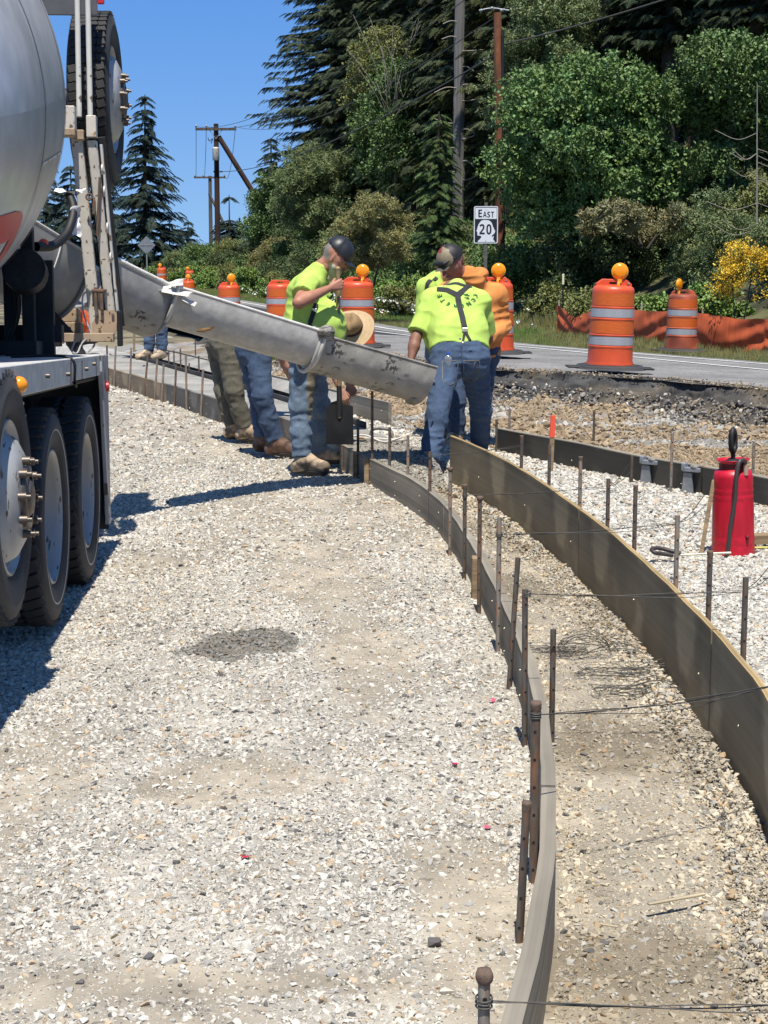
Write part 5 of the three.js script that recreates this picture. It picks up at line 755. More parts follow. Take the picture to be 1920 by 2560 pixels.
// ---------------------------------------------------------------- traffic drums with amber warning lights
function trafficDrum(label, x, z, opt = {}) {
  const { y = roadY(x, z) + .005, turn = 0, tilt = 0, light = .055, lensTurn = 0, faded = false, noLight = false } = opt;
  const t = thing('traffic_drum', label, 'traffic drum', [x, y, z], turn, 'orange traffic drums along the road'), om = faded ? mat([.78, .17, .07], { map: T.blotch, tile: 1, roughness: .6 }) : M.orange;
  const oct = new THREE.CylinderGeometry(.36, .44, .05, 8); part('rubber_base', [oct.toNonIndexed().translate(0, .025, 0), bx(.98, .02, .3, 0, .014, 0, .008)].map(norm), M.rubber, t);
  part('body', lathe([[.265, .04], [.268, .07], [.255, .085], [.25, .24], [.256, .25], [.256, .262], [.248, .27], [.248, .372], [.255, .38], [.255, .39], [.246, .4], [.245, .55], [.252, .56], [.252, .57], [.243, .58], [.242, .68], [.247, .69], [.247, .70], [.238, .71], [.236, .85], [.236, .88], [.228, .91], [.2, .935], [.12, .94], [0, .94]], 44), om, t);
  part('reflective_band', lathe([[.2505, .275], [.2505, .37]], 44), M.silver, t); part('reflective_band', lathe([[.2465, .585], [.2455, .678]], 44), M.silver, t); part('orange_band', lathe([[.2485, .405], [.2475, .545]], 44), M.orangeSheet, t); part('orange_band', lathe([[.2405, .715], [.2395, .85]], 44), M.orangeSheet, t);
  const s = new THREE.Shape([[-.2, .9], [-.19, .955], [-.13, 1.0], [.13, 1.0], [.19, .955], [.2, .9]].map(p => new THREE.Vector2(...p))); const h = new THREE.Path([[-.06, .952], [-.05, .975], [.05, .975], [.06, .952]].map(p => new THREE.Vector2(...p))); s.holes.push(h); for (const q of [-.12, .12]) { const c = new THREE.Path(); c.absarc(q, .965, .011, 0, 6.3); s.holes.push(c); }
  part('handle', new THREE.ExtrudeGeometry(s, { depth: .05, bevelEnabled: true, bevelSize: .008, bevelThickness: .008, bevelSegments: 2 }).translate(0, 0, -.025), om, t);
  if (!noLight) { const l = new THREE.Group(); l.name = 'warning_light'; l.position.set(light, 0, .03); l.rotation.y = lensTurn; t.add(l);
    part('lens', [rot(lathe([[0, -.035], [.05, -.034], [.08, -.022], [.088, 0], [.08, .022], [.05, .034], [0, .035]], 30), Math.PI / 2, 0, 0).translate(0, 1.095, 0)], M.amber, l, 'round amber lens'); part('lens_rim', new THREE.TorusGeometry(.089, .007, 8, 32).translate(0, 1.095, 0), M.amberCap, l); part('bracket', [bx(.05, .06, .04, 0, .995, 0, .008), bx(.035, .05, .05, -.01, .95, .0, .01)], M.amberCap, l); part('bolt', bar([.1, .965, -.02], [.1, .965, .035], .012), M.galv, l); }
  t.rotation.z = tilt; return t;
}
trafficDrum('large orange and white traffic drum at the edge of the road cut', 2.56, -18.83, { tilt: -.03, light: .058, y: .4 });
trafficDrum('faded traffic drum on the grass verge before the orange silt fence', 4.91, -27.5, { tilt: -.02, light: -.08, lensTurn: .9, faded: true, y: .13 });
trafficDrum('traffic drum right behind the shovel of the bearded worker', -.39, -24.3, { light: .08, y: .37 });
trafficDrum('traffic drum hidden behind the hooded worker with its amber light showing', 1.47, -22.1, { light: .04, y: .39 });
trafficDrum('traffic drum partly hidden behind the bearded worker on his left', -1.86, -29.9, { noLight: true, y: .26 });
trafficDrum('traffic drum with two amber lights above the chute', -3.37, -36.3, { light: .06, y: .14, lensTurn: .4 });
trafficDrum('small traffic drum with an amber light above the joint of the chute', -7.33, -62.6, { light: .0, y: -.1 });
trafficDrum('distant traffic drum behind another, above the joint of the chute', -10.56, -90.9, { light: -.1, y: .07 });
trafficDrum('distant traffic drum left of the others near the diamond sign', -11.28, -84.9, { light: -.08, y: .26 });
// ---------------------------------------------------------------- red pump sprayer
{ const t = thing('sprayer', 'red plastic pump sprayer with a black hose in the white gravel', 'sprayer', [1.845, .075, -8.62], .3); t.rotation.z = .035; t.scale.setScalar(1.1);
  part('tank', lathe([[0, 0], [.098, 0], [.104, .012], [.1015, .06], [.099, .066], [.1015, .072], [.1005, .1], [.0975, .106], [.1, .112], [.097, .27], [.0935, .276], [.096, .282], [.0955, .3], [.0925, .306], [.095, .312], [.0945, .33], [.0915, .336], [.094, .342], [.0935, .385], [.09, .395], [.085, .412], [.066, .422], [.064, .426]], 48), M.redTank, t);
  part('funnel_collar', lathe([[.066, .424], [.066, .455], [.078, .465], [.08, .468], [.075, .468], [.06, .452], [.06, .42]], 40), M.redTank, t); part('collar_groove', lathe([[.0665, .426], [.0665, .45]], 40), M.redDark, t); part('pump_rod', bar([0, .42, 0], [0, .5, 0], .011), M.black, t); part('pump_cap', lathe([[.05, .43], [.05, .455], [.02, .47], [0, .47]], 24), M.black, t);
  part('pump_handle', [rot(new THREE.TorusGeometry(.045, .013, 10, 28).scale(.62, 1.15, 1.0), 0, .7, 0).translate(0, .555, 0)], M.black, t);
  part('hose', tube([[.02, .44, .075], [.01, .47, .09], [-.02, .47, .1], [-.04, .42, .108], [-.05, .3, .11], [-.075, .16, .11], [-.09, .04, .11], [-.1, -.0, .1]], .011, 10, 50), M.hose, t); part('valve', [bx(.018, .016, .02, .02, .105, .1), bx(.014, .025, .012, .02, .085, .1)], M.redDark, t); part('hose_clip', bar([.02, .4, .085], [.02, .45, .085], .012), M.rustPlate, t);
  const w = thing('spray_wand', 'brass spray wand with a dark looped hose lying left of the red sprayer', 'wand', [1.42, .125, -8.35], 0); part('wand', bar([.06, .0, 0], [.36, .01, -.02], .006), M.brass, w); part('hose_loop', tube([[.06, 0, 0], [.0, .01, .01], [-.04, .02, .03], [-.05, .03, .0], [-.02, .035, -.02], [.05, .02, -.02], [.1, .01, .0]], .011, 8, 40), M.hose, w);
  const l = thing('wood_lath', 'leaning wooden lath behind the hose of the red sprayer', 'lath', [1.66, .08, -8.55]); part('lath', beam([0, 0, 0], [.07, .4, -.06], .022, .01, [0, 0, 1]), M.pegWood, l);
  const b = thing('wood_block', 'brown wood block at the right edge beside the red sprayer', 'wood block', [2.02, .12, -8.75], .2); part('block', bx(.2, .05, .09, .03, .025, 0, .004), M.pegWood, b); const r = solo('yellow_rod', bar([0, 0, 0], [.3, .0, -.03], .006), mat([.6, .5, .15], { roughness: .6 }), 'thin yellow rod on the gravel right of the red sprayer', 'rod'); r.position.set(1.9, .12, -8.6); }
// ---------------------------------------------------------------- route sign, diamond sign, silt fence, markers
{ const t = thing('route_sign', 'white and black route sign reading EAST 20 on a grey post', 'sign', [2.08, bankY(2.08, -34.3), -34.3], -.06), by = t.position.y, S = .49 / 1100, X = x => (x - 660) * S, Y = y => 2.33 - by - (y - 1150) * S; const Sh = p => new THREE.Shape(p.map(([x, y]) => new THREE.Vector2(X(x), Y(y)))), ex = (s, z0, d) => new THREE.ExtrudeGeometry(s, { depth: d, bevelEnabled: false, curveSegments: 6 }).translate(0, 0, z0);
  part('post', bx(.07, 2.75 + (2.33 - by - 1.2) - .5, .05, 0, (2.75 + (2.33 - by - 1.2) - .5) / 2 - .6, -.03), mat([.2, .19, .17], { map: T.wood, tile: [1, 3] }), t);
  const rr = (x0, y0, x1, y1, r) => { const s = new THREE.Shape(), a = X(x0), b = X(x1), c = Y(y1), d = Y(y0); r *= S; s.moveTo(a + r, c); s.lineTo(b - r, c); s.absarc(b - r, c + r, r, -Math.PI / 2, 0); s.lineTo(b, d - r); s.absarc(b - r, d - r, r, 0, Math.PI / 2); s.lineTo(a + r, d); s.absarc(a + r, d - r, r, Math.PI / 2, Math.PI); s.lineTo(a, c + r); s.absarc(a + r, c + r, r, Math.PI, Math.PI * 1.5); return s; };
  const pl = part('panel', ex(rr(110, 310, 1210, 1990, 80), 0, .004), M.signFace, t); part('border', ex(rr(150, 350, 1170, 1950, 50), .004, .0015), M.signBlack, pl); part('upper_field', ex(rr(172, 385, 1150, 885, 30), .0055, .0015), M.signFace, pl);
  part('head_emblem', ex(Sh([[560, 930], [700, 935], [800, 950], [870, 1000], [930, 1070], [985, 1230], [1050, 1370], [1090, 1430], [1060, 1530], [990, 1590], [935, 1640], [945, 1720], [1000, 1660], [1040, 1680], [1010, 1720], [1020, 1750], [990, 1790], [1095, 1930], [290, 1930], [300, 1880], [400, 1790], [460, 1700], [430, 1650], [290, 1630], [265, 1580], [275, 1500], [240, 1440], [225, 1425], [260, 1350], [290, 1220], [340, 1100], [420, 990], [480, 950]]), .0055, .0015), M.signFace, pl, 'white silhouette of a head in profile');
  const font = await new FontLoader().loadAsync('fonts/droid/droid_sans_bold.typeface.json'); const put = (ch, x0, y0, x1, y1) => { const g = new TextGeometry(ch, { font, size: 1, depth: .002, curveSegments: 4 }); g.computeBoundingBox(); const b = g.boundingBox; g.translate(-b.min.x, -b.min.y, 0); g.scale((X(x1) - X(x0)) / (b.max.x - b.min.x), (Y(y0) - Y(y1)) / (b.max.y - b.min.y), 1); g.translate(X(x0), Y(y1), .0068); part('letter', g, M.signBlack, pl); };
  put('E', 310, 460, 480, 810); put('A', 525, 555, 690, 810); put('S', 715, 555, 850, 820); put('T', 890, 555, 1025, 825); put('2', 365, 1115, 610, 1580); put('0', 680, 1120, 920, 1585);
  part('bolts', [[665, 480], [655, 1870]].map(([x, y]) => mv(rot(new THREE.CylinderGeometry(.008, .008, .006, 8), Math.PI / 2, 0, 0), X(x), Y(y), .009)), M.galv, pl); }
{ const t = thing('warning_sign', 'grey back of a diamond warning sign before the tall conifers', 'sign', [-14.3, bankY(-14.3, -101) - .1, -101], .1), h = 2.5 - t.position.y; part('panel', bx(.76, .76, .006, 0, 0, 0, .002, [0, 0, Math.PI / 4]).translate(0, h, .03), M.galv, t); part('brace', [bx(.75, .03, .02, 0, h, .045), bx(.06, .9, .02, 0, h, .05)], M.galv, t); part('post', bx(.08, h + .3, .05, 0, h / 2 - .1, 0), M.galv, t); }
{ // sagging orange silt fence
  const zf = s => lerp(-34, -24.5, s), xf = z => xG(z) + 2.9; const t = thing('silt_fence', 'orange silt fence fabric sagging along the verge at the right', 'fence', [xf(-28), .1, -28]);
  const h = s => .66 * (s < .1 ? lerp(.95, .6, s / .1) : s < .2 ? lerp(.6, .85, (s - .1) / .1) : .9 + .03 * Math.sin(s * 25)); const off = -.1;
  const g = grid(150, 16, (i, j) => { const z = zf(i), x = xf(z), pz = Math.abs(((i * 4 + .5) % 1) - .5) * 2, fold = .03 * Math.sin((i * 4 + j * .8 * (((i * 4 + .5) % 1) > .5 ? 1 : -1)) * 16) * (1 - pz) * (1 - j * .6) + .05 * pz * Math.sin(j * 3.14) + .015 * (n3(i * 60, j * 4, 9) - .5); const b = bankY(x, z) + .0; return [x - t.position.x - fold, b + h(i) * j - t.position.y - .02 + .02 * (n3(i * 60, 2, 2) - .5), z - t.position.z + fold * .5]; }, null, 1); part('fabric', g, M.silt, t);
  for (let k = 0; k < 6; k++) { const z = zf(k / 5), x = xf(z) + .03; part('post', bx(.035, .75, .035, x - t.position.x, bankY(x, z) + .3 - t.position.y, z - t.position.z), M.lightWood, t); } }
[[3.75, -35, 'thin marker post with a pale top left of the large traffic drum'], [6.9, -28, 'thin marker post with a white top behind the silt fence']].forEach(([x, z, label]) => { const t = thing('marker_post', label, 'marker post', [x, bankY(x, z), z]); part('post', bx(.03, .9, .02, 0, .45, 0), M.black, t); part('top', bx(.045, .22, .025, 0, .98, 0), mat([.75, .7, .45], { roughness: .6 }), t); });
// ---------------------------------------------------------------- utility poles and wires
function pole(label, x, z, h, r, m, lean = [0, 0], y = null) { const t = thing('utility_pole', label, 'utility pole', [x, y ?? bankY(x, z) - .3, z]); part('shaft', bar([0, 0, 0], [lean[0], h, lean[1]], r, r * .8, 12), m, t); return t; }
{ const p = pole('reddish brown utility pole before the dark forest', 2.82, -40, 7.3, .115, M.poleRed, [-.17, 0], bankY(2.8, -40) - .3), py = p.position.y; part('insulators', [[-.35, 7.35], [-.1, 7.4], [.12, 7.35]].map(([a, b]) => ball(.04, a - .2, b, 0)), M.galv, p); part('pole_cap_wire', [tube([[-.6, 7.35, 0], [-.3, 7.4, 0], [.1, 7.35, 0]], .02, 5)], M.galv, p); part('cable_guard', bar([.03, 2.2, .1], [-.05, 6.9, .1], .03, .035, 8), M.black, p); part('cable_clamp', [bx(.3, .03, .05, 0, 5.1, .1), bx(.2, .04, .05, .05, 5.25, .1)], M.galv, p); }
{ const p = pole('dark utility pole with a crossarm and a white transformer', -10.7, -108, 9.6, .19, M.poleDark, [0, 0], .6), top = 9.5; part('crossarm', bx(2.6, .16, .12, 0, top - .25, .2), M.poleGrey, p); part('brace', [beam([-.4, top - .3, .22], [0, top - .85, .2], .03, .04), beam([.4, top - .3, .22], [0, top - .85, .2], .03, .04)], M.galv, p); for (const x of [-1.25, -.6, 1.25]) part('insulator', lathe([[0, 0], [.07, .02], [.05, .1], [.07, .14], [0, .2]], 10).translate(x, top - .16, .2), M.galv, p); part('transformer', [lathe([[0, 0], [.22, 0], [.22, .72], [.24, .76], [.1, .82], [0, .82]], 20).translate(0, top - 2.2, .35)], M.white, p); part('cutout', tube([[-.5, top - .8, .3], [-.4, top - 1.0, .3], [-.2, top - .85, .3], [-.3, top - 1.15, .3]], .025, 5), M.black, p); part('shelf_cable', bar([-.2, top - 2.9, .2], [.4, top - 2.9, .2], .05), M.black, p); }
{ const q = pole('farther grey utility pole seen left of the dark one', -16.5, -160, 9.2, .2, M.poleGrey, [0, 0], .3); part('crossarm', bx(3.0, .17, .12, 0, 9.05, .2), M.poleGrey, q); for (const x of [-1.4, -.6, 1.4]) part('insulator', ball(.09, x, 9.2, .2), M.galv, q); }
{ const b = thing('brace_pole', 'leaning brown brace pole right of the dark utility pole', 'pole', [-7.45, 4.4, -108]); part('shaft', bar([0, 0, 0], [-3.1, 5.0, 0], .17, .16, 12), M.poleDark, b); const c = thing('brace_pole', 'thin grey leaning brace pole of the farther utility pole', 'pole', [-14.2, 3.2, -158]); part('shaft', bar([0, 0, 0], [-2.2, 4.6, 0], .14, .12, 10), M.poleGrey, c); }
function span(label, p, q, sag, r) { const pts = []; for (let i = 0; i <= 12; i++) { const s = i / 12; pts.push([(q[0] - p[0]) * s, (q[1] - p[1]) * s - sag * 4 * s * (1 - s), (q[2] - p[2]) * s]); } const m = solo('power_line', tube(pts, r, 5, 36), M.wire, label, 'power line', 'overhead power lines'); m.position.set(...p); }
const PT = [2.6, 8.3, -40];
[[-1.25, 10.0], [-.6, 10.0], [1.25, 10.0]].forEach(([dx, y], i) => { span('overhead power line between the dark pole and the reddish pole, ' + ['left', 'middle', 'right'][i] + ' strand', [-10.7 + dx, y, -107.8], [PT[0] + dx * .4 - .1, PT[1] - i * .4, PT[2]], 1.1, .013); span('power line hanging between the two far poles, ' + ['left', 'middle', 'right'][i] + ' strand', [-10.7 + dx, y - .1, -107.8], [-16.5 + dx * 1.1, 9.6, -160], 1.4, .018); });
span('lower telephone cable from the dark pole into the trees', [-10.5, 7.2, -107.8], [2.65, 6.4, -40], .7, .02); span('thick cable from the reddish pole to the upper right', [2.75, 6.6, -40], [14, 9.6, -26], .5, .02);
// ---------------------------------------------------------------- plants
function leafClump(seed, n, len, wid, spread = 1) { // n leaves in a ball of radius 1; each leaf two bent faces
  const r = RNG(seed), pos = [], d = V(), s = V(), u = V(), c = V();
  for (let i = 0; i < n; i++) { c.set(r() - .5, r() - .5, r() - .5).normalize().multiplyScalar(Math.cbrt(r()) * spread); d.copy(c).normalize().add(V(r() - .5, r() - .2, r() - .5).multiplyScalar(1.3)).normalize(); s.set(r() - .5, r() - .5, r() - .5).cross(d).normalize(); u.crossVectors(d, s); const L = len * (.7 + .6 * r()), W = wid * (.7 + .6 * r());
    const a = c.clone().addScaledVector(d, -L / 2), b = c.clone().addScaledVector(d, L / 2), m = c.clone().addScaledVector(u, W * .25), l = c.clone().addScaledVector(s, W), q = c.clone().addScaledVector(s, -W); pos.push(...a, ...l, ...m, ...m, ...l, ...b, ...a, ...m, ...q, ...m, ...b, ...q); }
  const g = new THREE.BufferGeometry(); g.setAttribute('position', new THREE.Float32BufferAttribute(pos, 3)); g.computeVertexNormals(); return g;
}
function spray(seed) { // conifer spray: flat drooping fan of needle twigs, along +z, length 1
  const r = RNG(seed), pos = []; const tri = (a, b, c) => pos.push(...a, ...b, ...c);
  for (let i = 0; i < 9; i++) { const t = i / 9, z = t * .95, l = (.42 - .3 * t) * (.8 + .4 * r()), dr = -.16 * t * t; for (const s of [-1, 1]) { const w = .055; const e = [s * l, dr - .1 * l - .06 * r(), z + l * .75]; tri([0, dr, z - w], [0, dr, z + w], e); tri([0, dr + .02, z], [s * l * .5, dr + .03, z + l * .28], [s * l * .55, dr - .13, z + l * .5]); } }
  tri([-.03, -.12, .8], [.03, -.12, .8], [0, -.2, 1.12]); const g = new THREE.BufferGeometry(); g.setAttribute('position', new THREE.Float32BufferAttribute(pos, 3)); g.computeVertexNormals(); return g;
}
const leafMat = mat([1, 1, 1], { roughness: .6, flatShading: false });
const CL = [leafClump(1, 16, .62, .2), leafClump(2, 18, .5, .17), leafClump(3, 22, .7, .1), leafClump(4, 14, .75, .26)], SP = [spray(1), spray(2), spray(3)];
function foliage(name, geo, list, colFn, parent) { // list: [x,y,z,scale,(quaternion)]
  const I = shadows(new THREE.InstancedMesh(geo, leafMat, list.length)), o = new THREE.Object3D(), c = new THREE.Color(); I.name = name; I.userData.kind = 'stuff';
  list.forEach((l, i) => { o.position.set(l[0], l[1], l[2]); if (l[4]) o.quaternion.copy(l[4]); else o.rotation.set(R() * 6.3, R() * 6.3, R() * 6.3); o.scale.setScalar(l[3]); o.updateMatrix(); I.setMatrixAt(i, o.matrix); I.setColorAt(i, c.setRGB(...colFn(l))); }); parent.add(I); return I;
}
const KIND = { // colour, clump shape
  green: [[.10, .165, .04], 0], dark: [[.08, .115, .035], 1], olive: [[.17, .185, .05], 1], willow: [[.135, .175, .06], 2], dry: [[.215, .205, .07], 2], lime: [[.15, .235, .045], 0], alder: [[.115, .195, .05], 3], yellow: [[.72, .48, .03], 1], scrub: [[.175, .165, .07], 2] };
const vary = (c, a = .5) => { const k = 1 + (R() - .5) * a, h = (R() - .5) * .25; return [c[0] * k * (1 + h), c[1] * k, c[2] * k * (1 - h)]; };
function crownPoints(n, rx, ry, rz, lobes, s, seed) { // clumps gathered on many uneven boughs, thinning outwards
  const r = RNG(seed), L = []; lobes = Math.round(lobes * 2.2); let wsum = 0; for (let i = 0; i < lobes; i++) { const a = r() * 6.28, e = r() * 1.7 - .75, w = Math.sqrt(Math.max(.12, 1 - e * e * .8)), d = Math.pow(r(), .45) * .86 * w, q = (.16 + .26 * r()) * Math.min(rx, ry); wsum += q * q; L.push([Math.cos(a) * rx * d, e * ry * .85, Math.sin(a) * rz * d, q, wsum]); }
  const out = []; for (let i = 0; i < n; i++) { const p = r() * wsum, l = L.find(x => x[4] >= p), v = V(r() - .5, r() - .5, r() - .5).normalize(), q = l[3] * (.25 + 1.05 * Math.pow(r(), .7)) * (r() < .08 ? 1.35 : 1); out.push([l[0] + v.x * q * 1.15, l[1] + v.y * q * .75, l[2] + v.z * q * 1.15, s * (.55 + .75 * r())]); } return out; }
function shrub(name, label, kind, x, z, rx, ry, n, group, opt = {}) {
  const by = opt.y ?? bankY(x, z) - .1, t = thing(name, label, opt.cat || 'shrub', [x, by, z], 0, group), [c, k] = KIND[kind], cy = opt.stem ?? ry * .8, seed = (Math.abs(x * 977 + z * 131) | 0) + 5;
  const stems = []; const r = RNG(seed); for (let i = 0; i < (opt.stems ?? 3); i++) { const a = r() * 6.28; stems.push(bar([Math.cos(a) * .08, -.1, Math.sin(a) * .08], [Math.cos(a) * rx * .35, cy, Math.sin(a) * rx * .35], opt.tr ?? .03, .012, 6)); } part('trunk', stems, M.bark, t);
  foliage('crown', CL[k], crownPoints(n, rx, ry, rx, opt.lobes ?? 9, opt.s ?? .16, seed).map(p => [p[0], p[1] + cy, p[2], p[3]]), () => kind === 'yellow' ? (R() < .22 ? vary([.1, .14, .04]) : vary(c, .4)) : vary(c), t); return t;
}
function conifer(name, label, x, z, h, rw, opt = {}) {
  const by = opt.y ?? bankY(x, z) - .3, t = thing(name, label, 'conifer', [x, by, z], 0, opt.group), r = RNG((Math.abs(x * 577 + z * 313) | 0) + 11), list = [], br = [], { low = .12, s = .55, col = [.03, .052, .025], lean = 0, gap = 0, dens = 1 } = opt;
  part('trunk', bar([0, 0, 0], [lean, h, 0], opt.tr ?? h * .017, .03, 8), opt.bark || M.bark, t);
  const lv = Math.round(h / (.27 * s / .55)); const q = new THREE.Quaternion(), e = new THREE.Euler();
  for (let i = 0; i < lv; i++) { const f = low + (1 - low) * (i + r() * .8) / lv; if (gap && n3(f * 9, x, 2) < gap) continue; const y = f * h, prof = Math.pow(1 - f, .8) * (1 - .35 * sm(.25, 0, f - low)), L0 = rw * prof * (.7 + .55 * r()) + .12; const nb = Math.max(4, Math.round((4 + 5 * prof) * dens));
    for (let b = 0; b < nb; b++) { const a = b / nb * 6.28 + r() * 1.4, L = L0 * (.6 + .6 * r()), droop = .25 + .35 * r(); const steps = Math.max(2, Math.round(L / (s * .36))); for (let k = 0; k < steps; k++) { const d = (k + .4 + .4 * r()) / steps * L, yy = y - droop * d * .55 + .12 * d * d / Math.max(.5, L) * .6; e.set(.3 + .35 * r() * (k / steps), 0, (r() - .5) * .5, 'YXZ'); const yaw = Math.PI / 2 - a + (r() - .5) * 1.3; q.setFromEuler(new THREE.Euler(e.x, yaw, e.z, 'YXZ')); list.push([Math.cos(a) * d + lean * f, yy, Math.sin(a) * d, s * (.6 + .6 * r()) * 1.08, q.clone()]); } if (i % 3 === 0) br.push(bar([lean * f, y, 0], [Math.cos(a) * L * .85 + lean * f, y - droop * L * .4, Math.sin(a) * L * .85], .03, .008, 4, false)); } }
  if (br.length) part('branches', br, M.bark, t).userData.kind = 'stuff'; foliage('crown', SP[(r() * 3) | 0], list, () => vary(col, .6), t); return t;
}
const px = (u, z) => (u - 829) / 3577 * -z; // where a sight line u stands at distance z
// shrubs along the bank, row behind row
{ const gname = 'thicket of shrubs on the roadside bank', r = RNG(99), names = { green: 'green leafy', dark: 'dark green', olive: 'olive green', willow: 'grey-green narrow-leaved', dry: 'brownish dry', lime: 'bright green', scrub: 'brown twiggy' };
  for (let z = -24; z > -112;) { const step = 1.15 + .9 * (-z - 24) / 60; for (let k = 0; k < 6; k++) { const off = (z > -36 ? 3.9 : 2.6) + k * 1.75 + (r() - .5) * 1.1, zz = z - r() * step, x = xG(zz) + off; const u = 829 + x / -zz * 3577; if (u > 1790 || u < 330) continue; const w = fb(x * .35, zz * .25, 77, 3) + (r() - .5) * .12; let kind = k === 0 ? (w > .5 ? 'lime' : 'olive') : w < .4 ? 'dark' : w < .48 ? 'willow' : w < .53 ? 'green' : w < .58 ? 'olive' : w < .64 ? 'dry' : 'green'; const sc = 1 + .25 * (-zz - 30) / 60, rx = (.75 + .5 * r()) * sc * (k === 0 ? .7 : 1), ry = (.65 + .45 * r()) * sc * (k === 0 ? .55 : 1);
      shrub('shrub', names[kind] + ' shrub ' + ['at the foot of the bank', 'low on the bank', 'halfway up the bank', 'halfway up the bank', 'high on the bank', 'along the top of the bank'][k] + (u < 520 ? ' near the far utility poles' : u < 680 ? ' left of the bearded worker' : u < 860 ? ' behind the bearded worker' : u < 1010 ? ' between the two standing workers' : u < 1200 ? ' around the route sign' : u < 1400 ? ' behind the large traffic drum' : u < 1560 ? ' above the silt fence' : ' at the right edge'), kind, x, zz, rx, ry, Math.round(900 * rx), gname, { s: .112 * sc, lobes: 8 }); } z -= step * 1.35; } }
// special bushes
shrub('broom_bush', 'yellow flowering broom bush at the right edge', 'yellow', px(1590, -28), -28, .58, .55, 520, null, { stem: .75, s: .065, y: .65, lobes: 14, tr: .01 });
shrub('young_alder', 'large broadleaf tree spreading right of the reddish pole', 'alder', px(1255, -38), -38, 2.0, 2.1, 9500, null, { cat: 'tree', stem: 2.6, lobes: 30, s: .125, tr: .07, stems: 5, y: 1.3 });
shrub('young_alder', 'round green tree at the right behind the bare sapling', 'green', px(1560, -37), -37, 1.5, 1.7, 5200, null, { cat: 'tree', stem: 3.6, lobes: 20, s: .13, tr: .06, stems: 4, y: 1.2 });
shrub('broadleaf_tree', 'tall light green tree right of the pole top', 'willow', px(1170, -46), -46, 1.5, 2.5, 5600, null, { cat: 'tree', stem: 5.2, lobes: 20, s: .14, tr: .08, y: 1.5 });
shrub('broadleaf_tree', 'grey-green bushy tree left of the bare grey trunk', 'green', px(880, -60), -60, 1.8, 2.6, 5200, null, { cat: 'tree', stem: 4.6, lobes: 20, s: .17, tr: .08, y: 1.4 });
shrub('broadleaf_tree', 'yellowish green tree below the bare twigs', 'olive', px(830, -64), -64, 1.4, 2.4, 4200, null, { cat: 'tree', stem: 6.6, lobes: 16, s: .17, tr: .08, y: 1.4 });
shrub('broadleaf_tree', 'dark bushy tree at the left foot of the forest', 'willow', px(700, -74), -74, 2.2, 2.0, 5000, null, { cat: 'tree', stem: 3.4, lobes: 18, s: .18, tr: .08, y: 1.2 });
shrub('broadleaf_tree', 'green bushy tree below the left forest edge', 'green', px(615, -84), -84, 2.0, 1.9, 4200, null, { cat: 'tree', stem: 3.2, lobes: 16, s: .19, tr: .08, y: 1.0 });
shrub('pale_bush', 'pale yellowish bush between the two standing workers', 'dry', px(800, -40), -40, 1.0, .9, 2400, null, { stem: 1.1, s: .1, y: 1.1, lobes: 12 });
shrub('brown_scrub', 'brown dry scrub above the large traffic drum', 'scrub', px(1385, -35), -35, 1.7, .42, 1100, null, { stem: .4, s: .14, y: 1.95, lobes: 14 });
